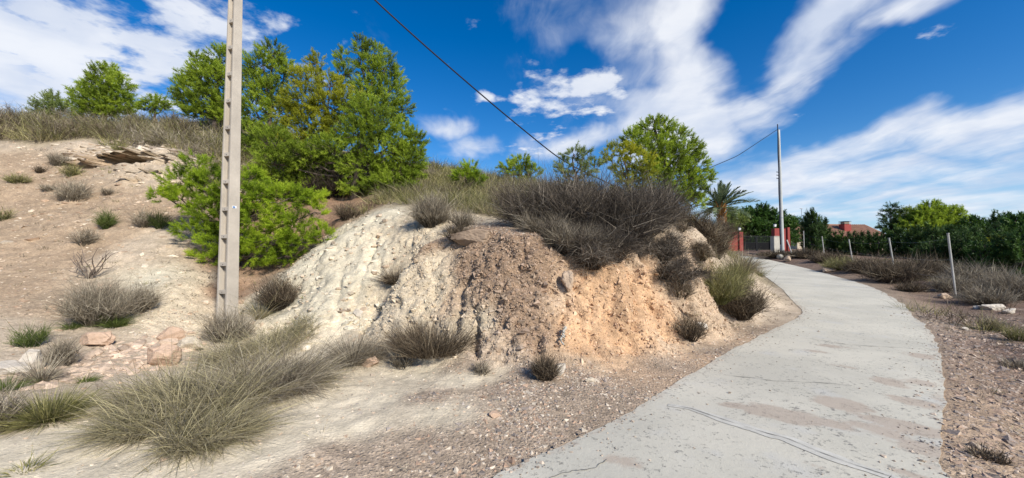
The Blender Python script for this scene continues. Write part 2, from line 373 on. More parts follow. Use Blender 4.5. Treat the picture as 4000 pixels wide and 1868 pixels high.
PAL = dict(marl=(.56, .495, .365, .3), marl2=(.53, .44, .31, .5), sand=(.66, .565, .41, .12), tan=(.36, .262, .172, .5), tan2=(.455, .365, .265, .4), org=(.53, .335, .19, .5),
           org2=(.475, .35, .235, .5), brn=(.295, .20, .13, .85), grav=(.385, .295, .21, .7), red=(.19, .125, .09, .85), soil=(.27, .165, .10, .5), scrub=(.28, .225, .14, .5), slope=(.45, .36, .255, .5))
CP = [  # photo column, photo row, metres ahead, earth
 # left hillside
 (0,1300,5.9,'tan2'),(0,1150,7.1,'tan'),(0,1000,8.5,'tan'),(0,800,10.8,'tan'),(0,650,12.4,'tan'),(0,565,13.4,'tan2'),(0,520,17,'scrub'),(0,490,21,'scrub'),
 (300,1420,5.45,'tan2'),(300,1300,6.3,'tan2'),(300,1200,7.0,'tan'),(300,1000,8.8,'tan'),(300,800,11,'tan'),(300,650,12.8,'tan'),(300,560,13.8,'tan2'),(300,510,18,'scrub'),(300,465,22,'scrub'),
 (600,1350,6.3,'tan2'),(600,1250,6.9,'marl2'),(600,1100,8.0,'marl'),(600,950,9.3,'tan2'),(600,800,11,'tan'),(600,640,13,'tan2'),(650,590,14,'tan2'),(650,515,18,'scrub'),
 (750,1250,7.3,'marl2'),(750,1100,8.3,'marl2'),(885,1290,7.7,'tan2'),(900,1150,8.8,'soil'),(900,1000,10,'soil'),(1000,850,12,'soil'),(900,700,14,'scrub'),(900,520,18,'scrub'),(900,465,22,'scrub'),
 (0,548,14.1,'scrub'),(150,545,14.3,'scrub'),(300,540,14.7,'scrub'),(450,548,14.8,'scrub'),(620,566,14.9,'scrub'),(760,600,14.8,'scrub'),
 # pale marl ridge
 (1000,1300,7.3,'sand'),(1100,1300,7.2,'sand'),(1100,1200,7.9,'marl'),(1060,1140,8.15,'marl'),(1200,1030,8.7,'marl'),(1350,920,9.3,'marl'),(1500,830,9.8,'marl'),(1620,850,9.4,'marl2'),
 (1100,1020,10.2,'soil'),(1250,900,10.9,'soil'),(1400,810,11.5,'soil'),(1350,765,13,'soil'),(1200,780,13,'soil'),
 (1250,1200,7.3,'marl'),(1300,1100,7.95,'marl'),(1400,1100,7.8,'marl'),(1450,1000,8.45,'marl'),(1550,920,8.9,'marl2'),(1300,1330,6.6,'sand'),(1250,1400,5.8,'sand'),(1400,1290,6.75,'marl2'),(1500,1160,7.6,'marl2'),(1560,1060,8.0,'marl2'),(1640,950,8.3,'marl2'),
 # front rib
 (1430,1330,6.2,'marl2'),(1480,1220,6.65,'marl2'),(1540,1130,6.95,'marl2'),(1600,1040,7.2,'marl2'),(1650,970,7.35,'brn'),(1600,1250,6.2,'marl2'),(1650,1350,5.85,'marl2'),(1700,1150,6.55,'marl2'),(1720,1050,6.9,'marl2'),(1800,1250,5.95,'marl2'),(1790,1150,6.35,'org2'),(1820,1350,5.6,'grav'),(1600,1430,5.45,'sand'),
 # brown face
 (1690,950,7.3,'brn'),(1850,935,6.95,'brn'),(1850,905,7.35,'brn'),(2000,960,6.5,'brn'),(1850,1050,6.55,'brn'),(1950,1050,6.3,'brn'),(1900,1150,6.1,'brn'),(2000,1150,5.95,'brn'),(1880,1250,5.85,'marl2'),(2000,1250,5.7,'brn'),(2050,1350,5.4,'brn'),(1950,1430,5.2,'grav'),(2180,1440,5.12,'org2'),(2100,1000,6.4,'brn'),(2120,1100,6.05,'brn'),(2120,1300,5.5,'brn'),
 # orange face
 (2300,1050,6.45,'org'),(2230,1150,5.95,'org2'),(2300,1150,6.05,'org'),(2300,1250,5.75,'org'),(2300,1350,5.5,'org'),(2300,1425,5.2,'org2'),(2450,1050,6.75,'org'),(2450,1150,6.3,'org'),(2450,1250,6.05,'org'),(2450,1350,5.8,'org'),(2450,1000,7.0,'org2'),(2550,1100,6.8,'org'),(2600,1180,6.65,'org'),(2600,1280,6.45,'org'),(2650,1360,6.1,'org2'),(2700,1180,7.15,'org2'),(2700,1260,6.95,'org2'),
 (2830,1250,7.9,'org2'),(2900,1270,8.0,'grav'),(2650,960,7.7,'org2'),(2630,885,8.2,'tan2'),(2730,1000,8.2,'org2'),(2780,1080,8.4,'org2'),(2850,1150,8.8,'tan2'),(2750,930,9.2,'tan2'),(2830,1060,10,'tan2'),(2900,1130,10.2,'tan2'),(2940,1180,10,'tan2'),(3000,1205,10,'tan2'),(3060,1215,9.9,'tan2'),
 # plateau behind the cut
 (1650,805,10.6,'scrub'),(1760,815,10.2,'scrub'),(1880,830,10.0,'scrub'),(2000,850,9.6,'scrub'),(1560,770,12,'scrub'),
 (1750,855,9,'marl2'),(1950,870,8.5,'marl2'),(2100,900,8,'scrub'),(2350,920,8,'scrub'),(2500,905,8.3,'scrub'),(2350,850,10,'scrub'),(2600,835,11,'scrub'),(2700,865,12,'scrub'),(1800,770,12,'scrub'),(2000,785,12,'scrub'),(1650,750,13,'scrub'),(1700,660,16,'scrub'),(1900,715,16,'scrub'),(2100,740,16,'scrub'),(2350,780,16,'scrub'),(2600,830,16,'scrub'),(2750,900,16,'scrub'),(2760,945,13,'scrub'),
 (2800,985,14,'scrub'),(2870,1045,14,'tan2'),(2930,1095,14,'tan2'),(2850,1010,16,'scrub'),(2890,1040,18,'scrub'),(1350,720,17,'scrub'),(1500,670,20,'scrub'),
 # gravel apron in front of the cut
 (1500,1560,4.15,'sand'),(1200,1560,4.15,'sand'),(900,1650,3.6,'sand'),(500,1650,3.6,'sand'),(200,1600,3.9,'tan2'),(0,1560,4.2,'tan2'),(200,1800,2.9,'sand'),(700,1800,2.9,'sand'),(1100,1700,3.32,'sand'),(1400,1650,3.55,'sand'),(1700,1560,4.12,'grav'),(2000,1540,4.28,'grav'),(2300,1530,4.35,'grav'),(2300,1480,4.8,'grav'),(2050,1480,4.8,'grav'),(1800,1480,4.8,'sand'),(1650,1700,3.3,'grav'),(1600,1800,2.9,'grav'),(1900,1750,3.1,'grav'),(2200,1650,3.56,'grav'),(1300,1800,2.9,'grav'),(2600,1430,5.35,'grav'),(2800,1360,6.35,'grav'),(1700,1620,3.75,'sand'),(1250,1490,4.7,'sand'),
 (2960,1280,8.05,'grav'),
]
CPW = [  # x, y, z, earth
 (-30,8,5,'tan'),(-25,14,8,'scrub'),(-25,22,9.5,'scrub'),(-40,32,10,'scrub'),(-18,28,9.4,'scrub'),(-8,30,8.2,'scrub'),(-20,44,8,'scrub'),(0,24,5.6,'scrub'),(0,40,5.5,'scrub'),(9,24,3.7,'scrub'),(12,24,2.0,'scrub'),(10,36,3.2,'scrub'),(14.5,30,1.8,'scrub'),(17,40,2,'red'),
 (-12,4,1.4,'tan2'),(-10,1,.5,'sand'),(-7,-3,.1,'sand'),(-20,0,2,'tan'),(-4,1,0,'sand'),(-2.2,0,0,'grav'),(-6,2.4,.05,'sand'),
 (9,6,-.03,'red'),(7,4,-.03,'red'),(12,8,-.05,'red'),(6,2,-.02,'red'),(5,0,0,'red'),(9,2,-.05,'red'),(15,11,0,'red'),(14,5,-.1,'red'),(18,14,.15,'red'),(20,18,.3,'red'),(22,23,.6,'red'),(22,28,1.15,'red'),(24,34,1.55,'red'),(26,16,.1,'red'),(32,24,.6,'red'),(30,34,1.5,'red'),(20,3,-.2,'red'),(35,8,-.2,'red'),(50,30,1.2,'red'),(42,44,1.8,'red'),(60,60,2,'red'),
 (60,0,-.4,'red'),(0,-8,0,'grav'),(8,-8,0,'red'),(-8,-12,.3,'sand'),(0,-30,0,'red'),(30,-30,-.4,'red'),(-40,-30,3,'tan'),(-60,20,9,'scrub'),(-60,60,8,'scrub'),(0,70,4.5,'scrub'),(40,90,2.5,'red'),(100,60,2,'red'),
]
for a_, b_, c_ in ((1455, 1275, 6.45), (1480, 1220, 6.65), (1540, 1130, 6.95), (1600, 1040, 7.2), (1645, 975, 7.35)):      # the gully dropping away behind the front rib
    q_ = pix(a_, b_, c_); CPW.append((q_[0] - .12, q_[1] + .34, max(.05, q_[2] - .3), 'marl2'))
pts = [np.r_[pix(a, b, c)] for a, b, c, _ in CP] + [np.array(w[:3], dtype=float) for w in CPW]
pcol = np.array([PAL[c[3]] for c in CP] + [PAL[w[3]] for w in CPW]); pts = np.array(pts)
CC = 0.12
def _phi(r2): return np.sqrt(r2 + CC * CC)
_A = _phi(((pts[:, None, :2] - pts[None, :, :2]) ** 2).sum(-1)) - 0.012 * np.eye(len(pts))
_n = len(pts); _B = np.zeros((_n + 1, _n + 1)); _B[:_n, :_n] = _A; _B[_n, :_n] = _B[:_n, _n] = 1
_w = np.linalg.solve(_B, np.r_[pts[:, 2], 0])
def raw_height(x, y):
    z = np.full(x.shape, _w[_n])
    for i in range(_n): z += _w[i] * np.sqrt((x - pts[i, 0]) ** 2 + (y - pts[i, 1]) ** 2 + CC * CC)
    far = sstep(55, 140, np.hypot(x, y)); z = z * (1 - far) + 2.0 * far
    d = road_dist(x, y); k = sstep(1.1, 0.1, d) * (y < 36)
    return z * (1 - k) + (road_z(y) - 0.005 - 0.06 * sstep(-.08, -.35, d)) * k

def axis(fine, lo, hi, g=1.13):
    "fine = [(start, stop, step), ...]; geometric steps outside"
    a = np.concatenate([np.arange(s, e, d) for s, e, d in fine]); l, r, d0, d1 = [a[0]], [a[-1]], a[1] - a[0], a[-1] - a[-2]
    while l[-1] > lo: d0 *= g; l.append(l[-1] - d0)
    while r[-1] < hi: d1 *= g; r.append(r[-1] + d1)
    return np.concatenate([l[:0:-1], a, r[1:]])
AX = axis([(-13.5, -4.6, .085), (-4.6, 7.6, .038), (7.6, 14, .08)], -600, 600)
AY = axis([(1.6, 4.6, .07), (4.6, 5.2, .035), (5.2, 7.3, .017), (7.3, 8.6, .034), (8.6, 14.6, .062), (14.6, 24, .2)], -80, 700)
GX, GY = np.meshgrid(AX, AY); NX, NY = len(AX), len(AY)
gx, gy = GX.ravel(), GY.ravel()
gz = raw_height(gx, gy)
HZ = gz.reshape(NY, NX)
def ground(x, y):
    x = np.atleast_1d(np.asarray(x, dtype=float)); y = np.atleast_1d(np.asarray(y, dtype=float))
    i = np.clip(np.searchsorted(AX, x) - 1, 0, NX - 2); j = np.clip(np.searchsorted(AY, y) - 1, 0, NY - 2)
    fx = (x - AX[i]) / (AX[i + 1] - AX[i]); fy = (y - AY[j]) / (AY[j + 1] - AY[j])
    return (HZ[j, i] * (1 - fx) + HZ[j, i + 1] * fx) * (1 - fy) + (HZ[j + 1, i] * (1 - fx) + HZ[j + 1, i + 1] * fx) * fy
def hit(px, py, y0=2.2, y1=60.0):
    "where the line of sight through a photo pixel first meets the ground"
    Y = np.geomspace(y0, y1, 2500); d = pix(px, py, 1.0) - np.array([0, 0, CAMZ])
    P = np.array([0, 0, CAMZ]) + Y[:, None] * d; below = P[:, 2] < ground(P[:, 0], P[:, 1])
    k = int(np.argmax(below)) if below.any() else len(Y) - 1
    return np.array([P[k, 0], P[k, 1], float(ground(P[k, 0], P[k, 1])[0])])

# earth colours, with wavering borders
wx = gx + 0.4 * fbm(np.stack([gx * 1.4, gy * 1.4, gz * 1.4], -1), 4, 5); wy = gy + 0.4 * fbm(np.stack([gx * 1.4, gy * 1.4, gz * 1.4 + 9], -1), 4, 6)
wsum = np.zeros(len(gx)); csum = np.zeros((len(gx), 4))
for i in range(_n):
    wgt = 1.0 / (((wx - pts[i, 0]) ** 2 + (wy - pts[i, 1]) ** 2 + (0.6 * (gz - pts[i, 2])) ** 2) + 0.03) ** 2.0
    wsum += wgt; csum += wgt[:, None] * pcol[i]
gcol = csum / wsum[:, None]
# slope normals and relief
dzy, dzx = np.gradient(HZ, AY, AX); nrm = np.stack([-dzx.ravel(), -dzy.ravel(), np.ones(len(gx))], -1); slope = np.hypot(dzx, dzy).ravel()
nrm /= np.linalg.norm(nrm, axis=1)[:, None]
rd = road_dist(gx, gy); off = sstep(0.05, 0.7, rd)
near = (gx > -16) & (gx < 16) & (gy > 1.2) & (gy < 26)
P3 = np.stack([gx, gy, gz], -1)[near]
rough = np.clip(sstep(0.15, 0.9, slope[near]), 0, 1)
stony = gcol[near, 3]
lump = fbm(P3 * 1.6, 3, 11) * 0.09 + fbm(P3 * 4.5, 3, 12) * 0.045
w1, c1 = worley(P3 * np.array([7.5, 7.5, 6.0]), 31); w2, c2 = worley(P3 * 17.0, 41)
chunk = (0.62 - w1) * 0.085 * (0.35 + c1) + (0.6 - w2) * 0.045 * (0.4 + c2)
# gullies and ribs on the cut, irregular in spacing and depth
fx = P3[:, 0] + 0.45 * fbm(P3 * 1.1, 3, 20)
ff = fbm(np.stack([fx * 1.55 + P3[:, 1] * .5, P3[:, 2] * 0.45, P3[:, 1] * .3], -1), 3, 21)
flute = -np.clip(0.55 - np.abs(ff) * 3.2, 0, 1) * 0.34 * sstep(-.35, .35, fbm(P3 * .8 + 4, 2, 23))
incut = (P3[:, 0] > -2.6) & (P3[:, 0] < 6.5) & (P3[:, 1] > 4.6) & (P3[:, 1] < 8.4)
isorg = sstep(.13, .22, gcol[near, 0] - gcol[near, 2])
crumb = fbm(P3 * np.array([9, 9, 7]), 4, 25, 0.65)
marlcut = fbm(P3 * np.array([2.6, 2.6, 1.2]) + 3, 4, 27, .6)
disp = lump * (0.12 + 0.9 * rough) + chunk * (0.05 + rough * (0.08 + 1.1 * stony)) + crumb * rough * (.012 + .06 * stony) + np.where(incut, flute * rough * (.35 + .65 * isorg), 0) - np.clip(.13 - np.abs(marlcut), 0, 1) * .42 * rough * (1 - .6 * stony)
rib = fbm(np.stack([fx * 1.0, P3[:, 2] * .5, P3[:, 1] * .8], -1) + 7, 2, 24); disp = disp + np.where(incut, rib * rough * .22 * sstep(-1.2, .6, P3[:, 0]), 0)
disp = disp + fbm(P3 * 11, 3, 28) * .012 + fbm(P3 * 2.4, 4, 29, .6) * (.03 + .06 * rough * (P3[:, 0] < -2.5))
# shelving of the rock ledge under the left hilltop
sh = sstep(-14, -13, P3[:, 0]) * sstep(-4.4, -5.6, P3[:, 0]) * sstep(11.6, 12.4, P3[:, 1]) * sstep(15.0, 14.0, P3[:, 1])
lay = P3[:, 2] * 3.3 + 0.8 * fbm(P3 * 0.9, 3, 51); led = (lay - np.floor(lay)); led = sstep(0.0, 0.75, led) - 0.9 * led
disp = disp + sh * (led * 0.15 + fbm(P3 * np.array([2.2, 2.2, 6]), 3, 52) * 0.12)
D3 = nrm[near] * disp[:, None] * off[near][:, None]
# clefts running down the cut
for line, wd_, dp_ in (([(2255, 1110), (2215, 1200), (2185, 1280), (2160, 1380)], .06, .2), ([(2480, 1060), (2488, 1180), (2478, 1290)], .07, .17), ([(2650, 960), (2600, 1040), (2565, 1130), (2575, 1240)], .08, .22), ([(1850, 1060), (1805, 1120), (1795, 1220), (1770, 1300)], .07, .2),
                       ([(2330, 1180), (2320, 1350)], .05, .12), ([(2400, 1120), (2395, 1240), (2405, 1340)], .06, .12), ([(1350, 960), (1330, 1090), (1310, 1200)], .05, .1), ([(1480, 900), (1440, 1020), (1380, 1180)], .07, .12), ([(2720, 1020), (2690, 1110), (2680, 1200)], .07, .16)):
    Pl = np.array([hit(*q) for q in line]); tq = np.linspace(0, len(Pl) - 1, 40); C_ = np.stack([np.interp(tq, np.arange(len(Pl)), Pl[:, i]) for i in range(3)], -1); C_[:, 0] += .05 * fbm(C_ * 3, 3, 77)
    m_ = (np.abs(P3[:, 0] - C_[:, 0].mean()) < 1) & (np.abs(P3[:, 1] - C_[:, 1].mean()) < 1.4); dd = np.full(m_.sum(), 9.0)
    for c_ in C_: dd = np.minimum(dd, ((P3[m_] - c_) ** 2).sum(1))
    D3[m_] -= nrm[near][m_] * (dp_ * np.exp(-dd / wd_ ** 2) * (.6 + .6 * vnoise(P3[m_] * 4, 78)))[:, None]
# the cave mouth and two small hollows: the rock face pressed in
cavek = np.zeros(len(P3))
for hx, hy, wpx, hpx, dep in ((480, 628, 88, 21, 2.2), (585, 612, 30, 9, 0.35), (640, 632, 16, 14, 0.4), (330, 645, 34, 12, 0.35), (565, 678, 45, 6, 0.2), (520, 708, 28, 6, 0.18), (415, 630, 30, 10, .4)):
    c = hit(hx, hy); sc_ = c[1] / FPX
    q = ((P3[:, 0] - c[0]) / (wpx * sc_)) ** 2 + ((P3[:, 2] - c[2] - 0.012 * np.sin(P3[:, 0] * 9)) / (hpx * sc_ * 1.25)) ** 2
    k = sstep(1.12, 0.9, q) * (np.abs(P3[:, 1] - c[1]) < 1.0); D3 = D3 * (1 - .97 * k)[:, None] + k[:, None] * np.array([0, dep, -0.02]); cavek = np.maximum(cavek, k)
    lip = sstep(2.6, 1.2, q) * (P3[:, 2] > c[2] + 0.02) * (1 - k) * (np.abs(P3[:, 1] - c[1]) < 1.2); D3 += lip[:, None] * np.array([0, -0.42, 0.0])
GV = np.stack([gx, gy, gz], -1); GV[near] += D3
# the eroded sheet is darker in colour where scree and humus lie, not where shade falls
ii = (np.arange(NY - 1)[:, None] * NX + np.arange(NX - 1)[None]).ravel()
GF = np.stack([ii, ii + 1, ii + NX + 1, ii + NX], -1)
terrain = mesh_obj('ground', GV, GF, M['earth'], smooth=True, col=gcol)
tag(terrain, kind='structure')
# faces that can be sampled for scatter
_q = GV[GF]; _cent = _q.mean(1); _area = np.linalg.norm(np.cross(_q[:, 2] - _q[:, 0], _q[:, 3] - _q[:, 1]), axis=1) / 2
_ck = np.zeros(len(gx)); _ck[near] = cavek; _area = np.where(_ck[GF].max(1) > .02, 0.0, _area)
_fcol = gcol[GF[:, 0]]; _frd = rd[GF[:, 0]]; _fsl = slope[GF[:, 0]]
def scatter(n, weight, rng):
    p = weight * _area; p = p / p.sum(); k = rng.choice(len(p), n, p=p); u, v = rng.random((2, n))[:, :, None]
    a, b, c, d = (_q[k, i] for i in range(4)); return (a * (1 - u) + b * u) * (1 - v) + (d * (1 - u) + c * u) * v, k

# ------------------------------------------------------------------ the concrete lane
def build_road():
    rng = np.random.default_rng(4); na = 48; s = np.linspace(0, 1, na)
    ts = np.concatenate([np.arange(0, 420, 1.25), np.arange(420, 899.01, 2.0)]); L = np.stack([np.interp(ts, np.arange(900), ROADL[:, i]) for i in (0, 1)], -1)
    Rr = np.stack([np.interp(ts, np.arange(900), ROADR[:, i]) for i in (0, 1)], -1)
    def wob(P, sd): return fbm(np.stack([P[:, 0] * 1.9, P[:, 1] * 1.9, np.full(len(P), sd)], -1), 5, 71, 0.6)
    a0 = 0.09 * wob(L, 1.5); a1 = 0.13 * wob(Rr, 7.5); W = np.linalg.norm(Rr - L, axis=1)
    s2 = (a0 / W)[:, None] + s[None] * (1 - (a0 - a1) / W)[:, None]
    XY = L[:, None] * (1 - s2[..., None]) + Rr[:, None] * s2[..., None]
    x, y = XY[..., 0].ravel(), XY[..., 1].ravel()
    edge = np.minimum(s, 1 - s)[None] * W[:, None]
    z = road_z(y) + 0.006 + 0.02 * np.sin(s * math.pi)[None].repeat(len(ts), 0).ravel() + 0.012 * fbm(np.stack([x, y, x * 0], -1), 3, 81)
    dirt = np.zeros(len(x))
    for px, py, rx, ry, k in ((3060, 1630, 150, 34, 1), (2880, 1595, 70, 14, .9), (3290, 1590, 95, 32, .9), (3260, 1668, 70, 22, .85), (3520, 1670, 130, 30, 1), (3580, 1580, 90, 22, .9), (3480, 1500, 70, 26, .75), (3600, 1500, 60, 22, .7), (3440, 1690, 120, 36, .7), (2440, 1815, 110, 34, .62), (3600, 1760, 110, 50, .7), (3250, 1360, 60, 10, .7), (3180, 1380, 60, 8, .6), (3600, 1395, 50, 16, .8), (3180, 1830, 100, 14, .5), (3560, 1860, 120, 30, .6), (2200, 1760, 60, 14, .5), (3300, 1440, 60, 10, .55)):
        c = pix(px, py, 1.0) - np.array([0, 0, CAMZ]); t = -CAMZ / c[2]; cx, cy = c[0] * t, c[1] * t
        ex, ey = rx / FPX * cy, ry / FPX * cy * cy / CAMZ
        ux, uy = cx / math.hypot(cx, cy), cy / math.hypot(cx, cy); dx, dy = x - cx, y - cy
        q = ((dx * uy - dy * ux) / ex) ** 2 + ((dx * ux + dy * uy) / ey) ** 2
        dirt = np.maximum(dirt, k * np.exp(-q * 0.75))
    dirt = np.maximum(dirt, 0.43 * sstep(0.42, 0.02, edge.ravel()))
    F = (np.arange(len(ts) - 1)[:, None] * na + np.arange(na - 1)[None]).ravel(); F = np.stack([F, F + 1, F + na + 1, F + na], -1)
    o = mesh_obj('concrete_road', np.stack([x, y, z], -1), F, M['road'], smooth=True, col=np.stack([dirt, edge.ravel(), x * 0], -1))
    tag(o, kind='structure')
    Vz = np.stack([x, y, z], -1).reshape(len(ts), na, 3)
    for e_ in (0, na - 1):            # the broken edge of the slab
        a_ = Vz[:, e_]; dn = a_ - np.array([0, 0, .09]); m_ = len(ts); k_ = np.arange(m_ - 1); mesh_obj('slab_edge', np.concatenate([a_, dn]), np.stack([k_, k_ + 1, k_ + 1 + m_, k_ + m_], -1), M['edge'], o)
    # mortared crack across the lane
    P = []
    for px, py in ((2610, 1568), (2700, 1585), (2850, 1640), (3000, 1690), (3080, 1712), (3200, 1760), (3330, 1805), (3480, 1850), (3560, 1885)):
        c = pix(px, py, 1.0) - np.array([0, 0, CAMZ]); t = -(CAMZ - 0.04) / c[2]; P.append((c[0] * t, c[1] * t))
    P = np.array(P); tt = np.linspace(0, len(P) - 1, 160); C = np.stack([np.interp(tt, np.arange(len(P)), P[:, i]) for i in (0, 1)], -1)
    zroad = lambda q: np.interp(np.hypot(*(q - C[80]).T) * 0, [0], [0]) + road_z(q[:, 1])
    Vg = np.stack([x, y, z], -1); kd = None
    from mathutils.kdtree import KDTree
    kd = KDTree(len(Vg)); [kd.insert(v, i) for i, v in enumerate(Vg)]; kd.balance()
    zz = lambda q: np.array([kd.find((a, b, 0.03))[0][2] for a, b in q])
    T = np.gradient(C, axis=0); Nn = np.stack([-T[:, 1], T[:, 0]], -1); Nn /= np.linalg.norm(Nn, axis=1)[:, None]
    wv = fbm(np.stack([C[:, 0] * 3, C[:, 1] * 3, C[:, 0] * 0], -1), 4, 90); wid = 0.06 + 0.10 * np.abs(fbm(np.stack([C[:, 0] * 2, C[:, 1] * 2, C[:, 0] * 0 + 5], -1), 4, 91)) ; wid *= np.sin(np.linspace(0.12, 3.0, 160)) ** 0.5
    for name, mat, o1, o2, lift in (('mortar_strip', M['repair'], -1, 1, 0.004), ('crack', M['crack'], None, None, 0.008)):
        if name == 'crack': c0 = C + Nn * (0.03 * wv)[:, None]; hw = 0.0035 * np.clip(0.6 + 1.5 * fbm(np.stack([C[:, 0] * 9, C[:, 1] * 9, C[:, 0] * 0], -1), 3, 95), 0.05, 2)
        else: c0 = C + Nn * (0.02 * wv)[:, None]; hw = wid
        A, B = c0 - Nn * hw[:, None], c0 + Nn * hw[:, None]
        V = np.concatenate([np.c_[A, zz(A) + lift], np.c_[B, zz(B) + lift]]); k = np.arange(159)
        mesh_obj(name, V, np.stack([k, k + 1, k + 161, k + 160], -1), mat, o, smooth=True)
    # hairline cracks and grit blown onto the slab
    for i_, line in enumerate(([(2830, 1462), (3010, 1488), (3200, 1500), (3330, 1512)], [(2960, 1085), (3010, 1110), (3068, 1142)], [(2150, 1868), (2230, 1838), (2290, 1832), (2380, 1800)], [(3150, 1325), (3330, 1352), (3560, 1362)])):
        Q = []
        for px, py in line:
            c = pix(px, py, 1.0) - np.array([0, 0, CAMZ]); t = 8.0
            for _ in range(12): t = (float(road_z(c[1] * t)) + .02 - CAMZ) / c[2]
            Q.append((c[0] * t, c[1] * t))
        Q = np.array(Q); tt = np.linspace(0, len(Q) - 1, 60); C = np.stack([np.interp(tt, np.arange(len(Q)), Q[:, i]) for i in (0, 1)], -1); jit = fbm(np.stack([C[:, 0] * 5, C[:, 1] * 5, C[:, 0] * 0 + i_], -1), 4, 97, .65)
        T = np.gradient(C, axis=0); Nn = np.stack([-T[:, 1], T[:, 0]], -1); Nn /= np.linalg.norm(Nn, axis=1)[:, None]; C = C + Nn * (.05 * jit)[:, None]; hw = (.003 + .0004 * C[:, 1]) * (.3 + np.abs(vnoise(np.stack([C[:, 0] * 7, C[:, 1] * 7, C[:, 0] * 0], -1), 98)) * 1.6)
        A, B = C - Nn * hw[:, None], C + Nn * hw[:, None]; k = np.arange(59)
        mesh_obj('crack', np.concatenate([np.c_[A, zz(A) + .007], np.c_[B, zz(B) + .007]]), np.stack([k, k + 1, k + 61, k + 60], -1), M['crack'], o)
    gr = np.random.default_rng(77); m_ = edge.ravel(); sel = gr.choice(len(x), 900, p=(lambda w: w / w.sum())(np.exp(-m_ / .22) * (y > 1.5) * (y < 16) + .012 * (y > 1.5) * (y < 9)))
    return Vg[sel] + np.c_[gr.normal(size=(900, 2)) * .03, np.full(900, .004)]
GRIT = build_road()

# ------------------------------------------------------------------ plants: blades, twigs, crowns
def unit(a): return a / (np.linalg.norm(a, axis=-1, keepdims=True) + 1e-9)
def sphere(n, rng): return unit(rng.normal(size=(n, 3)))
def ribbons(P, D, L, W, bend, seg, rng, tint, flat=False):
    "curved tapering blades: n x (2*seg+1) vertices"
    n = len(P); D = unit(D); t = np.linspace(0, 1, seg + 1)
    side = unit(np.cross(D, sphere(n, rng)))
    L = np.broadcast_to(L, (n,))[:, None, None]; W = np.broadcast_to(W, (n,))
    C = P[:, None] + D[:, None] * L * t[None, :, None] + bend[:, None] * (t ** 2)[None, :, None]
    w = W[:, None] * (1 - t[None] ** 1.6 * 0.85) * 0.5
    a = C[:, :seg] - side[:, None] * w[:, :seg, None]; b = C[:, :seg] + side[:, None] * w[:, :seg, None]
    V = np.concatenate([np.stack([a, b], 2).reshape(n, -1, 3), C[:, seg:]], 1)
    k = 2 * seg + 1; T = []
    for s in range(seg - 1): T += [(2 * s, 2 * s + 1, 2 * s + 3), (2 * s, 2 * s + 3, 2 * s + 2)]
    T.append((2 * seg - 2, 2 * seg - 1, 2 * seg)); T = np.array(T)
    F = (np.arange(n)[:, None, None] * k + T[None]).reshape(-1, 3)
    return V.reshape(-1, 3), F, np.repeat(tint, k)
def cat3(parts):
    V, F, A, n = [], [], [], 0
    for v, f, a in parts: V.append(v); F.append(f + n); A.append(a); n += len(v)
    return np.concatenate(V), np.concatenate(F), np.concatenate(A)

def broom_mesh(c, rx, ry, h, n, rng, tw=6, wid=0.006, spread=1.0, up=1.0, droop=0.15, twl=0.38, lean=(0, 0, 0), tseg=2):
    "a twiggy dome: stems from the root, sprays of twigs along each"
    th = rng.random(n) * 2 * math.pi; rr = np.sqrt(rng.random(n))
    tip = np.stack([np.cos(th) * rr * rx, np.sin(th) * rr * ry, h * np.sqrt(np.clip(1 - 0.8 * rr ** 2, 0, 1)) * up * (0.45 + 0.55 * rng.random(n))], -1)
    tip += np.asarray(lean) * (tip[:, 2:3] / h)
    root = np.stack([np.cos(th) * rr * rx * 0.35, np.sin(th) * rr * ry * 0.35, np.full(n, -0.05)], -1)
    D = tip - root; L = np.linalg.norm(D, axis=1); Du = unit(D * np.array([1, 1, 1.35])); bend = D - Du * L[:, None]
    bend[:, 2] -= droop * L
    parts = [ribbons(root + c, Du, L, wid * (1.6 if tseg > 1 else 1.0), bend, tseg + 1, rng, rng.random(n) * 0.35)]
    k = np.repeat(np.arange(n), tw); t = 0.3 + 0.7 * rng.random(len(k)) ** 0.8
    P = root[k] + Du[k] * (L[k] * t)[:, None] + bend[k] * (t ** 2)[:, None]
    D2 = unit(unit(D[k]) + 0.75 * sphere(len(k), rng) * spread + np.array([0, 0, 0.35 * up]))
    L2 = twl * (0.5 + 0.7 * rng.random(len(k))) * np.minimum(1.0, L[k] / max(rx, h) + 0.3)
    tint = np.clip(0.25 + 0.2 * (rng.random(n)[k] - .5) + 0.5 * rng.random(len(k)) + 0.25 * (t - 0.6) + 0.12 * rng.normal(size=len(k)), 0, 1)
    b2 = (rng.normal(size=(len(k), 3)) * 0.4 + np.array([0, 0, -droop])) * L2[:, None]
    parts.append(ribbons(P + c, D2, L2, wid, b2, tseg, rng, tint))
    return cat3(parts)

def thicket_mesh(c, rx, ry, h, k, n, rng, down=0.0, **kw):
    "a broad bush grown from many leaning crowns"
    parts = []
    for i in range(k):
        a = rng.random() * 6.28; r = math.sqrt(rng.random()) * 0.72; o = np.array([math.cos(a) * rx * r, math.sin(a) * ry * r, 0.0])
        q = c + o; q[2] = float(ground(q[0], q[1])[0]); sz = rng.uniform(.45, .75); le = np.array([math.cos(a) * r * rx * .45, math.sin(a) * r * ry * .45 - down, -down * .4])
        hh = h * (1 - .45 * r * r) * rng.uniform(.7, 1.1)
        V, F, A = broom_mesh(q, max(.25, rx * sz * .62), max(.25, ry * sz * .62), hh, n, rng, lean=le, twl=.3 * h + .08, **kw); parts.append((V, F, np.clip(A + rng.normal() * .1, 0, 1)))
    return cat3(parts)

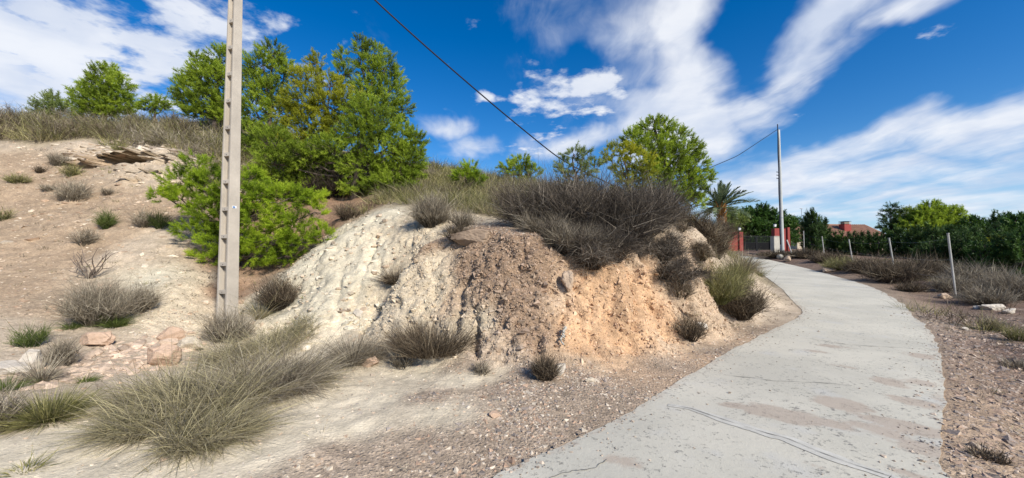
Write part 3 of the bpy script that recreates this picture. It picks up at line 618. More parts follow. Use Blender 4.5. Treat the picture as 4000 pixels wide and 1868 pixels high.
def tussock_mesh(c, r, h, n, rng, wid=0.006, arch=0.8, wind=(0, 0, 0), base=0.35, seg=4, mess=0.0):
    "arching grass blades from a tight root"
    th = rng.random(n) * 2 * math.pi; rr = np.sqrt(rng.random(n)); out = np.stack([np.cos(th), np.sin(th), 0 * th], -1)
    P = out * (rr * r * base)[:, None] + np.array([0, 0, -0.04])
    if mess: a2 = rng.random(n) * 6.283; out = unit(out * (1 - mess) + mess * np.stack([np.cos(a2), np.sin(a2), 0 * a2], -1)); rr = .25 + .75 * rng.random(n)
    if mess: P[:, 2] = ground(P[:, 0] + c[0], P[:, 1] + c[1]) - c[2] - .03
    L = h * (0.45 + 0.85 * rng.random(n) ** 1.3)
    D = unit(out * (0.15 + 0.55 * rr * max(1.0, arch))[:, None] + np.array([0, 0, 1.0]) + 0.30 * rng.normal(size=(n, 3)))
    bend = (out * (arch * (0.25 + 0.75 * rng.random(n)) * rr)[:, None] * r * 0.8 + np.asarray(wind) - np.array([0, 0, 1.0]) * (L * arch * 0.75 * (0.15 + rng.random(n)) * (.4 + .6 * rr))[:, None] + rng.normal(size=(n, 3)) * .12 * L[:, None])
    return ribbons(P + c, D, L, wid * (0.6 + 0.8 * rng.random(n)), bend, seg, rng, np.clip(0.15 + 0.8 * rng.random(n), 0, 1))

def crown_mesh(lobes, dens, nl, nw, rng, shoots=6, per=12, spread=0.75, up=0.35, twl=0.45, keep_low=0.6):
    """lobes (k,6): centre and radii in world space. Twigs reach each lobe's skin, shoots leave the twigs, needles clothe the shoots."""
    parts = []; wood = []
    for cx, cy, cz, ax, ay, az in lobes:
        c = np.array([cx, cy, cz]); r = np.array([ax, ay, az]); rm = r.mean()
        n = max(10, int(dens * .84 * 4 * math.pi * ((ax * ay + ay * az + ax * az) / 3)))
        u = sphere(int(n * 1.7), rng); u = u[(u[:, 2] > -0.35) | (rng.random(len(u)) < keep_low)][:n]; n = len(u)
        lump = 0.64 + 0.52 * (0.5 + 0.5 * vnoise(u * 3.4 + c * 3.1, 7)) + 0.16 * rng.random(n) ** 2
        S = c + u * r * lump[:, None]; tw = twl * (0.6 + 0.8 * rng.random(n)) * min(1, rm * 1.3)
        TD = unit(u * np.array([1, 1, 0.8]) + np.array([0, 0, up]) + 0.35 * sphere(n, rng)); B = S - TD * tw[:, None]
        ok = (vnoise(S * 1.5 + 5, 9) > -0.78) | ((rng.random(n) < .12) | (n < 40)); u, S, tw, TD, B = u[ok], S[ok], tw[ok], TD[ok], B[ok]; n = len(u)
        tone = 0.36 * (vnoise(S * 1.9, 3)) + 0.06 * rng.normal(size=n)
        wood.append((B, TD, tw))
        k = np.repeat(np.arange(n), shoots); t = np.tile(np.linspace(0.25, 1.0, shoots), n)
        SB = B[k] + TD[k] * (tw[k] * t)[:, None]; SD = unit(TD[k] + spread * sphere(len(k), rng) * (1.15 - t)[:, None] + np.array([0, 0, 0.25]))
        sl = nl * (1.1 + 0.9 * rng.random(len(k)))
        kk = np.repeat(np.arange(len(k)), per); tt = rng.random(len(kk))
        NP = SB[kk] + SD[kk] * (sl[kk] * tt)[:, None]
        ND = unit(SD[kk] * 0.9 + 0.85 * sphere(len(kk), rng))
        tint = np.clip(0.42 + tone[k][kk] + 0.25 * (t[kk] - 0.6) + 0.22 * (tt - 0.5) + 0.12 * rng.normal(size=len(kk)), 0, 1)
        LL = nl * (0.7 + 0.5 * rng.random(len(kk)))
        parts.append(ribbons(NP, ND, LL, nw, np.zeros((len(kk), 3)), 1, rng, tint))
    return cat3(parts), wood

def tree(name, label, cat, base, lobes, mat, rng, dens=26, nl=0.09, nw=0.014, trunk_r=0.1, trunk=True, group=None, bark='bark', **kw):
    base = np.asarray(base, dtype=float); lobes = np.asarray(lobes, dtype=float)
    root = empty(name, base); tag(root, label, cat, group)
    (V, F, A), wood = crown_mesh(lobes, dens, nl, nw, rng, **kw)
    mesh_obj('crown', V, F, M[mat], root, attr=A)
    parts = []
    top = lobes[np.argmax(lobes[:, 2])][:3]; H = top[2] - base[2]
    ax = [base + np.array([0, 0, -0.25])]
    for t in np.linspace(0.12, 1, 8):
        ax.append(base + (top - base) * np.array([t ** 1.4, t ** 1.4, t]) + np.r_[rng.normal(size=2) * 0.04 * H * min(t, .6), 0])
    ax = np.array(ax); parts.append(tube(ax, trunk_r * np.linspace(1.25, 0.18, len(ax)), 8))
    for (lb, (B, TD, tw)) in zip(lobes, wood):
        zt = np.clip((lb[2] - base[2]) * 0.6, 0.05 * H, 0.9 * H); p0 = np.array([np.interp(zt + base[2], ax[:, 2], ax[:, i]) for i in range(3)])
        mid = (p0 + lb[:3]) / 2 + np.array([0, 0, -0.06 * H]) + rng.normal(size=3) * 0.05
        parts.append(tube(np.array([p0, mid, lb[:3]]), trunk_r * np.array([0.5, 0.36, 0.2]), 6))
        pick = rng.choice(len(B), max(3, len(B) // 9), replace=False)
        for i in pick: parts.append(tube(np.array([lb[:3], (lb[:3] + B[i]) / 2 + rng.normal(size=3) * 0.05, B[i], B[i] + TD[i] * tw[i]]), trunk_r * np.array([.16, .11, .07, .03]) + 0.002, 4, False))
    V, F = join(parts); mesh_obj('trunk', V, F, M[bark], root, smooth=True)
    return root

def lob(Y, items, dy=0.0, yk=0.9):
    "crown masses given as photo column, row, half-width, half-height at a distance, with an offset in depth"
    out = []
    for it in items:
        px, py, rx, ry = it[:4]; d = it[4] if len(it) > 4 else 0.0
        p = pix(px, py, Y + d); s = (Y + d) / FPX
        out.append((*p, 1.07 * rx * s, (rx + ry) / 2 * s * yk, 1.07 * ry * s))
    return out

RS = lambda s: np.random.default_rng(s)

# ------------------------------------------------------------------ poles, cable
def near_pole():
    b = pix(886, 1292, 7.7); b[2] = float(ground(b[0], b[1])[0]); H = 9.9
    root = empty('utility_pole', b); tag(root, 'tall pale concrete utility pole with recessed ladder-like side, nearest the camera', 'utility pole')
    n1 = np.array([0.952, -0.305, 0]); n2 = np.array([-0.305, -0.952, 0])
    A = lambda z: 0.30 - 0.0148 * max(z, 0); B = lambda z: 0.25 - 0.0124 * max(z, 0)
    def prism(z0, z1, p0, p1, q0, q1):      # callables of height give the section's edges along the two face normals
        V = []
        for z in (z0, z1):
            for p, q in ((p0, q0), (p1, q0), (p1, q1), (p0, q1)): V.append(b + n1 * p(z) + n2 * q(z) + np.array([0, 0, z]))
        return np.array(V), BOXF[:, ::-1]
    fl = lambda z: 0.052 * (0.4 + 0.6 * A(z) / 0.3)
    def bev(V, F, name, mat, parent):
        o = mesh_obj(name, V, F, mat, parent); md = o.modifiers.new('edge', 'BEVEL'); md.width = 0.007; md.segments = 2; return o
    bev(*prism(-0.4, H, lambda z: -A(z) / 2, lambda z: -A(z) / 2 + fl(z), lambda z: -B(z) / 2, lambda z: B(z) / 2), 'flange', M['pole'], root)
    bev(*prism(-0.4, H, lambda z: A(z) / 2 - fl(z), lambda z: A(z) / 2, lambda z: -B(z) / 2, lambda z: B(z) / 2), 'flange', M['pole'], root)
    mesh_obj('web', *prism(-0.4, H - .01, lambda z: -A(z) / 2 + fl(z) - .004, lambda z: A(z) / 2 - fl(z) + .004, lambda z: -0.022, lambda z: 0.022), M['rung'], root)
    z = 0.17
    while z < H - 0.2:
        for s in (1, -1):
            q0, q1 = (lambda z: 0.02, lambda z: B(z) / 2 - 0.006) if s > 0 else (lambda z: -B(z) / 2 + 0.006, lambda z: -0.02)
            o = mesh_obj('rung', *prism(z, z + 0.08, lambda z: -A(z) / 2 + fl(z) - .004, lambda z: A(z) / 2 - fl(z) + .004, q0, q1), M['pole'], root)
            md = o.modifiers.new('edge', 'BEVEL'); md.width = 0.006; md.segments = 1
            if s > 0:
                c = b + n2 * (B(z) / 2 - 0.005) + np.array([0, 0, z + 0.034]); Vh, Fh = tube(np.array([c, c + n2 * 0.003]), 0.008, 8); mesh_obj('bolt_hole', Vh, tris(Fh), M['dark'], o, loc=tuple(b))
        z += 0.555
    bev(*prism(H, H + .06, lambda z: -.085, lambda z: .085, lambda z: -.07, lambda z: .07), 'cap', M['pole'], root)
    zc = 2.47; c = b + n1 * (A(zc) / 2 + 0.003) + n2 * 0.01 + np.array([0, 0, zc])
    V = np.array([c + n1 * i + n2 * j + np.array([0, 0, k]) for k in (-.026, .026) for i, j in ((-.003, -.042), (.003, -.042), (.003, .042), (-.003, .042))]); pl = mesh_obj('plate', V, BOXF, M['white'], root)
    c2 = c + n1 * 0.0035 + n2 * 0.012; V = np.array([c2 + n1 * i + n2 * j + np.array([0, 0, k]) for k in (-.018, .016) for i, j in ((-.002, -.026), (.002, -.026), (.002, .022), (-.002, .022))]); mesh_obj('plate_print', V, BOXF, M['plate'], pl, loc=tuple(b))
    return b + np.array([0, 0, H - 0.15])
TOP1 = near_pole()

def far_pole():
    b = pix(3056, 990, 30.0); b[2] = float(ground(b[0], b[1])[0]); topz = pix(3046, 508, 30.0)[2]; H = topz - b[2]
    root = empty('utility_pole', b); tag(root, 'slim round grey concrete pole beside the driveway gate, dark conduit up its left', 'utility pole')
    lean = np.array([-0.05, 0, 0]); z = np.linspace(-0.4, H, 14)
    V, F = tube(np.stack([b[0] + lean[0] * z / H, b[1] + 0 * z, b[2] + z], -1), np.linspace(0.155, 0.088, 14), 16); mesh_obj('shaft', V, F, M['pole2'], root, smooth=True)
    z = np.linspace(0.9, H + 0.45, 30); r = np.interp(z, [-.4, H], [.155, .088])
    V, F = tube(np.stack([b[0] + lean[0] * z / H - r - 0.025 + 0.012 * np.sin(z * 2.1), b[1] - 0.05 + 0 * z, b[2] + z], -1), np.where(z > H, 0.035, 0.04), 8); mesh_obj('conduit', V, F, M['cable'], root, smooth=True)
    for zz in (0.61 * H, 0.635 * H, 0.66 * H):
        rr = np.interp(zz, [-.4, H], [.155, .088]); x = b[0] + lean[0] * zz / H
        V, F = tube(np.array([[x - rr, b[1] - .05, b[2] + zz], [x - rr - .2, b[1] - .05, b[2] + zz + .03]]), 0.03, 6); mesh_obj('bracket', V, F, M['dark'], root)
    for zz in (0.3 * H, 0.75 * H):
        rr = np.interp(zz, [-.4, H], [.155, .088]) + 0.006; x = b[0] + lean[0] * zz / H
        V, F = tube(np.array([[x, b[1], b[2] + zz - .03], [x, b[1], b[2] + zz + .03]]), rr, 16); mesh_obj('strap', V, F, M['metal'], root)
    return np.array([b[0] + lean[0] - 0.17, b[1] - 0.05, topz + 0.0])
TOP2 = far_pole()

def cable():
    knots = np.array([0, .077, .18, .274, .42, .565, .75, 1.0]); zk = []
    A, B = TOP1, TOP2
    zs = [A[2], None, None, None, None, None, None, B[2]]
    for t, (px, py) in ((.077, (1460, 0)), (.274, (2195, 632)), (.565, (2700, 690))): pass
    def at(px, py):
        u = (px - 2000) / FPX; dx, dy = B[0] - A[0], B[1] - A[1]; t = (u * A[1] - A[0]) / (dx - u * dy)
        for _ in range(3):
            y = A[1] + dy * t; p = pix(px, py, y); u2 = p[0] / y; t = (u2 * A[1] - A[0]) / (dx - u2 * dy)
        return t, pix(px, py, A[1] + dy * t)[2]
    ks = [(0, A[2])] + [at(*q) for q in ((1460, 0), (1700, 215), (1950, 430), (2195, 630), (2480, 765), (2750, 665), (2880, 610))] + [(1, B[2])]
    ks = np.array(ks); tt = np.linspace(0, 1, 240); z = np.interp(tt, ks[:, 0], ks[:, 1])
    ker = np.hanning(23); ker /= ker.sum(); zp = np.r_[2 * z[0] - z[1:12][::-1], z, 2 * z[-1] - z[-12:-1][::-1]]; z = np.convolve(zp, ker, 'valid')
    P = np.stack([A[0] + (B[0] - A[0]) * tt, A[1] + (B[1] - A[1]) * tt, z], -1)
    V, F = tube(P, 0.021, 6); o = mesh_obj('overhead_cable', V, F, M['cable'], smooth=True, loc=tuple(A)); tag(o, 'thick dark overhead cable slung between the two concrete poles', 'cable')
cable()

# ------------------------------------------------------------------ gate, garden walls, house, fence
def gate_area():
    Y = 38.0; z0 = float(ground(pix(2900, 985, Y)[0], Y)[0])
    X = lambda px, y=Y: pix(px, 985, y)[0]
    Z = lambda py, y=Y: pix(2900, py, y)[2]
    lw = empty('garden_wall', (X(2840), Y, z0)); tag(lw, 'red painted garden wall left of the dark driveway gate, behind dry scrub', 'wall')
    x0, x1 = X(2700), X(2886); h = Z(909) - z0
    mesh_obj('wall_panel', boxv(((x0 + x1) / 2, Y, z0 + h / 2 - .1), (x1 - x0, 0.25, h + .2)), BOXF, M['red'], lw)
    pw = X(2898) - X(2884); mesh_obj('pier', boxv((X(2891), Y - 0.05, z0 + h / 2 - .08), (pw, 0.42, h + 0.28)), BOXF, M['red'], lw)
    mesh_obj('coping', boxv(((x0 + x1) / 2 - .02, Y, z0 + h + .03), (x1 - x0 - .06, 0.31, .05)), BOXF, M['red'], lw)
    mesh_obj('house_plate', boxv((X(2806), Y - .14, Z(925)), (.22, .02, .2)), BOXF, M['white'], lw)
    rw = empty('garden_wall', (X(3050), Y, z0)); tag(rw, 'red painted gate pier and wall behind the grey round pole', 'wall')
    h2 = Z(893) - z0
    mesh_obj('pier', boxv((X(3032), Y - 0.05, z0 + h2 / 2 - .1), (X(3044) - X(3020), .5, h2 + .2)), BOXF, M['red'], rw)
    mesh_obj('wall_panel', boxv(((X(3044) + X(3072)) / 2, Y, z0 + h2 / 2 - .12), (X(3072) - X(3044), .25, h2 + .2)), BOXF, M['red'], rw)
    mesh_obj('pier', boxv((X(3076), Y - 0.06, z0 + h2 / 2 - .05), (.22, .4, h2 + .3)), BOXF, M['red'], rw)
    for px, hh, lbl in ((2889, h + .06, 'small white gate lamp standing on the left red wall end'), (3028, h2, 'small white gate lamp on the right red gate pier')):
        lp = empty('gate_lamp', (X(px), Y - .05, z0 + hh)); tag(lp, lbl, 'lamp', 'lamps on the gate piers')
        c = np.array([X(px), Y - .05, z0 + hh])
        V, F = tube(np.array([c, c + [0, 0, .16]]), .03, 6); mesh_obj('lamp_stem', V, F, M['iron'], lp)
        mesh_obj('lamp_head', boxv(c + [0, 0, .3], (.16, .16, .26), taper=(1.35, 1.35)), BOXF, M['white'], lp)
        mesh_obj('lamp_cap', boxv(c + [0, 0, .47], (.26, .26, .09), taper=(.3, .3)), BOXF, M['iron'], lp)
    g = empty('driveway_gate', (X(2960), Y + .1, z0)); tag(g, 'dark iron double driveway gate between the red piers', 'gate')
    gx0, gx1 = X(2899), X(3019); hg = Z(923) - z0; mid = (gx0 + gx1) / 2
    for a, bb in ((gx0 + .03, mid - .02), (mid + .02, gx1 - .03)):
        fr = [boxv((a + .03, Y + .1, z0 + hg / 2 + .04), (.06, .06, hg)), boxv((bb - .03, Y + .1, z0 + hg / 2 + .04), (.06, .06, hg)), boxv(((a + bb) / 2, Y + .1, z0 + hg + .01), (bb - a - .12, .05, .06)), boxv(((a + bb) / 2, Y + .1, z0 + .12), (bb - a - .12, .05, .06)), boxv(((a + bb) / 2, Y + .1, z0 + hg * .55), (bb - a - .12, .04, .05))]
        V, F = join([(v, BOXF) for v in fr]); lf = mesh_obj('gate_leaf', V, F, M['iron'], g)
        for x in np.arange(a + .14, bb - .08, .11):
            o = mesh_obj('bar', boxv((x, Y + .1, z0 + hg / 2 + .1), (.03, .03, hg - .2)), BOXF, M['iron'], lf, loc=tuple(g.location))
        mesh_obj('kick_panel', boxv(((a + bb) / 2, Y + .125, z0 + hg * .335), (bb - a - .1, .01, hg * .43)), BOXF, M['iron'], lf, loc=tuple(g.location))
    # concrete meter cabinet
    Y2 = 31.5; c = pix(3029, 985, Y2); zb = float(ground(c[0], Y2)[0]); ht = pix(3029, 925, Y2)[2] - zb; wv = 30 / FPX * Y2
    mb = empty('meter_cabinet', (c[0], Y2, zb)); tag(mb, 'weathered pale concrete meter cabinet just left of the round grey pole', 'cabinet')
    o = mesh_obj('body', boxv((c[0], Y2, zb + ht / 2 - .1), (wv, .4, ht + .2), rz=.2, taper=(.93, .95)), BOXF, M['block'], mb); md = o.modifiers.new('e', 'BEVEL'); md.width = .02
    mesh_obj('cover_slab', boxv((c[0], Y2, zb + ht + .025), (wv * 1.0, .44, .05), rz=.2), BOXF, M['block'], mb)
    # pole stay / prop
    p0 = pix(3102, 1002, 28.5); p1 = pix(3074, 938, 29.5)
    V, F = tube(np.array([p0 - [0, 0, .3], p1]), .045, 8); o = mesh_obj('leaning_stake', V, F, M['post'], loc=tuple(p0)); tag(o, 'short pale stake leaning left against scrub right of the round pole', 'stake')
gate_area()

def fence():
    rows = [(3139, 904, 3142, 1002, 31.0, 'thin upright whitish fence post nearest the round grey pole'), (3211, 925, 3219, 992, 27.0, 'white fence post, second from the round pole, half hidden by brown scrub'),
            (3316, 937, 3328, 1008, 23.0, 'white fence post, third from the round pole, leaning slightly left'), (3473, 932, 3487, 1015, 18.0, 'white fence post, second from the right, in front of the cypress hedge'),
            (3703, 914, 3726, 1100, 13.0, 'tallest white fence post at far right, leaning left, nearest of the row')]
    tops = []
    for a, b, c, d, Y, lab in rows:
        top = pix(a, b, Y); low = pix(c, d, Y); dirn = (low - top) / np.linalg.norm(low - top); gz_ = float(ground(low[0], low[1])[0])
        end = top + dirn * ((top[2] - gz_ + 0.15) / max(0.2, -dirn[2])); root = empty('fence_post', end); tag(root, lab, 'fence post', 'white posts of the roadside fence')
        V, F = tube(np.array([end, (end + top) / 2, top]), .03, 8); mesh_obj('post_shaft', V, F, M['post'], root, smooth=False)
        V, F = tube(np.array([top, top + [0, 0, .03]]), .037, 8); mesh_obj('post_cap', V, F, M['post'], root); tops.append((end, top))
    for f in (0.93, 0.62, 0.35):
        parts = []
        for (e0, t0), (e1, t1) in zip(tops[:-1], tops[1:]):
            a, b = e0 + (t0 - e0) * f, e1 + (t1 - e1) * f; t = np.linspace(0, 1, 8); P = a + (b - a) * t[:, None]; P[:, 2] -= 0.10 * np.sin(t * math.pi); parts.append(tube(P, .0018, 4, False))
        V, F = join(parts); o = mesh_obj('fence_wire', V, F, M['metal'], loc=tuple(tops[0][0])); tag(o, 'sagging thin %s wire strung along the white fence posts' % {.93: 'top', .62: 'middle', .35: 'bottom'}[f], 'wire', 'wires of the roadside fence')
fence()

def house():
    Y = 50.0; X = lambda px: pix(px, 900, Y)[0]; Z = lambda py: pix(3300, py, Y)[2]
    b = np.array([X(3330), Y + 5, 2.0]); root = empty('house', b); tag(root, 'low house with terracotta tiled roof and red chimney behind the cypress hedge', 'house')
    x0, x1, y0, y1 = X(3110), X(3475), Y, Y + 7.0; ze, zr = Z(927), Z(868)
    mesh_obj('wall', boxv(((x0 + x1) / 2, (y0 + y1) / 2, (ze + 1) / 2), (x1 - x0 - .8, y1 - y0 - .8, ze - 1)), BOXF, M['cream'], root)
    # pitched roof, ridge along x, gable ends
    ym = (y0 + y1) / 2; zr = pix(3300, 876, ym)[2]; rA, rB = np.array([x0 - .1, ym, zr]), np.array([x1 + .1, ym, zr - .25])
    c = [np.array(v) for v in ((x0, y0, ze), (x1, y0, ze), (x1, y1, ze), (x0, y1, ze))]
    V = np.array([*c, rA, rB]); roof = mesh_obj('roof', V, [(0, 1, 5, 4), (1, 2, 5), (2, 3, 4, 5), (3, 0, 4), (0, 3, 2, 1)], M['tile'], root)
    rolls = []
    def slope(a, b_, p, q, n):      # barrel rolls running from eave a-b up to ridge p-q
        for i in range(n):
            t = (i + .5) / n; e = a + (b_ - a) * t; e = e + np.array([0, 0, .04]); 
            # vertical run up the slope, cut at the hips
            d = (p + q) / 2 - (a + b_) / 2; ed = unit((b_ - a)[None])[0]; d = d - ed * d.dot(ed)
            lo, hi = 0.0, 1.0
            s0 = (p - a).dot(ed); s1 = (q - a).dot(ed); s = (e - a).dot(ed); Lw = np.linalg.norm(b_ - a)
            if s < s0: hi = s / max(s0, 1e-6)
            elif s > s1: hi = (Lw - s) / max(Lw - s1, 1e-6)
            k = 6; P = np.array([e + d * hi * j / (k - 1) for j in range(k)]); rolls.append(tube(P, .095, 6, False))
    slope(c[0], c[1], rA, rB, 46)
    V, F = join(rolls); o = mesh_obj('tile_roll', V, F, M['tile'], roof, smooth=True, loc=tuple(b)); o['kind'] = 'stuff'
    for P in ((rA, rB), (rB, c[1]), (rA, c[0])):
        V, F = tube(np.array(P) + [0, 0, .05], .12, 8); mesh_obj('ridge_tile', V, F, M['tile'], roof, loc=tuple(b))
    mesh_obj('fascia', boxv((x0 - .16, ym, ze - .1), (.1, 7.2, .2)), BOXF, M['cream'], root)
    cy = Y + 1.9; cx, s = pix(3301, 900, cy)[0], cy / FPX; w = 26 * s; z1 = pix(3301, 877, cy)[2]; zb = ze + .5
    ch = mesh_obj('chimney', boxv((cx, cy, (z1 + zb) / 2), (w, w, z1 - zb)), BOXF, M['red'], root)
    for i in range(3): mesh_obj('chimney_slat', boxv((cx, cy, z1 + .09 + .15 * i), (w * 1.06, w * 1.06, .05)), BOXF, M['cream'] if i < 2 else M['dark'], ch, loc=tuple(b))
    mesh_obj('chimney_core', boxv((cx, cy, z1 + .2), (w * .7, w * .7, .4)), BOXF, M['dark'], ch, loc=tuple(b))
    # solar panel on the slope
    t = .62; p = c[0] + (c[1] - c[0]) * ((X(3235) - x0) / (x1 - x0)); up = (rA - c[0]); up = np.array([0, up[1], up[2]]); nn = unit(np.array([[0, -up[2], up[1]]]))[0]
    base = p + up * .5 + nn * .16; e1 = np.array([1.0, 0, 0]); e2 = up / np.linalg.norm(up)
    V = np.array([base + e1 * i + e2 * j + nn * k for k in (0, .06) for i, j in ((-.9, -.7), (.9, -.7), (.9, .9), (-.9, .9))]); mesh_obj('solar_panel', V, BOXF, M['dark'], root)
    ax_, ay_ = pix(3132, 870, Y + 4)[0], Y + 4; z0 = pix(3132, 872, ay_)[2] - .6; z1 = pix(3132, 815, ay_)[2]
    parts = [tube(np.array([[ax_, ay_, z0], [ax_, ay_, z1]]), .03, 6), tube(np.array([[ax_ - .1, ay_, z0 + (z1 - z0) * .62], [ax_ + .6, ay_, z0 + (z1 - z0) * .64]]), .025, 5), tube(np.array([[ax_ - .2, ay_, z1], [ax_ + .15, ay_, z1 - .02]]), .05, 5)]
    for i in range(5): parts.append(tube(np.array([[ax_ + .05 + i * .12, ay_ - .2, z0 + (z1 - z0) * .63], [ax_ + .05 + i * .12, ay_ + .2, z0 + (z1 - z0) * .63]]), .015, 4))
    V, F = join(parts); mesh_obj('antenna', V, F, M['metal'], root)
    mesh_obj('flue_box', boxv((pix(3143, 870, Y + 3)[0], Y + 3.4, pix(3143, 873, Y + 3)[2]), (.9, .7, .5)), BOXF, M['block'], root)
house()

# ------------------------------------------------------------------ trees
def gbase(px, py, Y):
    p = pix(px, py, Y); p[2] = float(ground(p[0], p[1])[0]); return p
PINES = 'pines on the hill'
tree('pine_tree', 'pale sparse pine, leftmost tree on the skyline', 'pine tree', gbase(205, 470, 22), lob(22, [(200, 415, 55, 42), (235, 440, 45, 40), (165, 445, 40, 35), (205, 385, 25, 20)]), 'pine_blue', RS(1), dens=14.3, nl=.14, nw=0.0253, trunk_r=.09, group=PINES, per=9)
tree('pine_tree', 'rounded green pine on the left hilltop, between a pale pine and a low one', 'pine tree', gbase(410, 455, 20), lob(20, [(412, 300, 50, 42), (390, 340, 60, 40), (460, 345, 55, 45), (325, 385, 45, 42), (400, 400, 90, 45), (485, 400, 40, 35), (430, 270, 25, 18), (360, 430, 60, 25), (450, 430, 60, 25)]), 'pine', RS(2), dens=19.5, nl=.13, nw=0.0233, trunk_r=.080, group=PINES, per=10)
tree('pine_tree', 'low bushy pine on the left hilltop skyline, smallest there', 'pine tree', gbase(605, 450, 20), lob(20, [(605, 405, 42, 28), (640, 420, 25, 22), (570, 420, 28, 20)]), 'pine', RS(3), dens=23.4, nl=.12, nw=0.0214, trunk_r=.07, group=PINES, per=10)
tree('pine_tree', 'broad pine left of the pale ladder-sided pole on the hilltop', 'pine tree', gbase(840, 470, 18), lob(18, [(860, 225, 55, 42), (770, 235, 22, 30), (800, 290, 65, 50), (740, 350, 60, 50), (850, 320, 75, 70), (780, 400, 80, 45), (880, 400, 60, 50), (720, 300, 25, 25), (800, 440, 80, 28), (890, 450, 60, 30)]), 'pine', RS(4), dens=22.1, nl=.12, nw=0.0214, trunk_r=.099, group=PINES)
tree('pine_tree', 'tall pine just right of the pale ladder-sided pole, behind the bushy pines', 'pine tree', gbase(1040, 560, 16), lob(16, [(1060, 205, 50, 38), (1030, 255, 75, 50), (1115, 285, 40, 45), (990, 330, 60, 60), (1060, 360, 75, 50), (1000, 430, 60, 55), (1100, 430, 60, 50), (985, 520, 60, 45), (1060, 530, 70, 45), (1000, 590, 70, 40)]), 'pine', RS(5), dens=22.1, nl=.11, nw=0.0194, trunk_r=.093, group=PINES)
tree('pine_tree', 'dark upright pine with pointed top at the right rear of the pine cluster', 'pine tree', gbase(1460, 640, 16.5), lob(16.5, [(1412, 185, 28, 42), (1465, 215, 42, 42), (1505, 265, 50, 50), (1440, 270, 55, 55), (1550, 310, 30, 45), (1510, 370, 70, 60), (1430, 370, 60, 60), (1335, 225, 24, 36), (1340, 290, 35, 40), (1575, 430, 35, 40), (1500, 450, 70, 50)]), 'pine', RS(6), dens=23.4, nl=.11, nw=0.0185, trunk_r=.093, group=PINES)
tree('pine_tree', 'yellow-green bushy pine in the middle of the pine cluster', 'pine tree', gbase(1290, 735, 13.8), lob(13.8, [(1235, 245, 32, 38, 1), (1200, 310, 60, 45), (1290, 340, 60, 45), (1180, 390, 75, 55), (1280, 420, 85, 60), (1360, 400, 55, 55), (1130, 450, 55, 45), (1220, 490, 90, 55), (1340, 500, 80, 50), (1170, 540, 70, 40)]), 'pine_yellow', RS(7), dens=31.2, nl=.095, nw=0.0156, trunk_r=.086, group=PINES)
tree('pine_tree', 'large green pine with low dark skirts at the front of the pine cluster', 'pine tree', gbase(1380, 755, 12.7), lob(12.7, [(1430, 440, 75, 60), (1490, 490, 75, 60), (1400, 530, 90, 60), (1560, 540, 60, 55), (1620, 560, 40, 50), (1500, 590, 95, 60), (1300, 590, 110, 55), (1180, 610, 100, 50), (1060, 560, 70, 55), (1080, 640, 80, 50), (1590, 620, 70, 55), (1420, 650, 100, 45), (1540, 690, 70, 50), (1600, 700, 40, 40), (1230, 660, 80, 35, .8), (1340, 690, 80, 30, 1.2), (1560, 735, 50, 30), (1450, 715, 60, 30, .6), (1020, 690, 60, 35, .5), (1130, 690, 70, 30, 1.2), (1490, 725, 80, 40), (1400, 735, 70, 34), (1290, 725, 80, 36, .5), (1610, 640, 50, 60), (1590, 735, 50, 36), (1180, 715, 70, 30, .4)]), 'pine', RS(8), dens=31.2, nl=.095, nw=0.0156, trunk_r=.105, group=PINES, keep_low=.7)
tree('pine_tree', 'low spreading bright green pine behind the foot of the ladder-sided pole', 'pine tree', gbase(930, 1030, 9.8), lob(9.5, [(770, 650, 60, 45), (720, 710, 75, 50), (830, 720, 80, 55), (640, 765, 45, 28), (710, 780, 70, 40), (980, 700, 55, 40), (940, 770, 100, 55), (1050, 760, 80, 45), (1130, 775, 75, 45), (1215, 775, 50, 38), (1230, 830, 40, 30), (840, 830, 110, 50), (1000, 850, 110, 50), (1120, 870, 80, 40), (760, 900, 70, 40), (900, 930, 110, 45), (1060, 940, 90, 40), (1170, 930, 70, 40), (1255, 920, 45, 32), (830, 1000, 80, 35), (980, 1000, 90, 35), (1120, 1000, 60, 28)]), 'pine_bright', RS(9), shoots=7, per=15, dens=37, nl=.085, nw=0.0095, trunk_r=.062, group=PINES, twl=.34)
tree('pine_tree', 'small bright green pine sapling on the scrubby slope right of the pine cluster', 'pine tree', gbase(1835, 735, 13), lob(13, [(1835, 655, 32, 25), (1815, 690, 42, 30), (1860, 700, 35, 30)]), 'pine_bright', RS(10), dens=33.8, nl=.09, nw=0.0146, trunk_r=.05, group=PINES)
tree('pine_tree', 'small green pine on the skyline left of the big dry bush', 'pine tree', gbase(2030, 725, 17), lob(17, [(2035, 635, 38, 26), (1985, 660, 32, 30), (2030, 675, 55, 32), (2085, 675, 28, 28)]), 'pine', RS(11), dens=26, nl=.11, nw=0.0185, trunk_r=.07, group=PINES)
tree('pine_tree', 'thin pale green pine directly behind the big dry bush, left of a yellowish one', 'pine tree', gbase(2255, 735, 12.8), lob(12.8, [(2240, 600, 40, 28), (2275, 620, 40, 35), (2200, 655, 30, 30), (2320, 655, 32, 32), (2250, 670, 60, 30), (2250, 705, 75, 26)]), 'pine_blue', RS(12), dens=19.5, nl=.10, nw=0.0175, trunk_r=.06, group=PINES, per=10)
tree('pine_tree', 'yellowish shrubby pine in front of the large round pine', 'pine tree', gbase(2470, 770, 14), lob(14, [(2420, 590, 38, 35), (2465, 595, 45, 35), (2505, 640, 50, 35), (2430, 650, 50, 38), (2530, 665, 30, 30), (2470, 700, 70, 35), (2375, 610, 25, 40), (2470, 740, 85, 28)]), 'pine_yellow', RS(13), dens=23.4, nl=.10, nw=0.0166, trunk_r=.07, group=PINES, per=10)
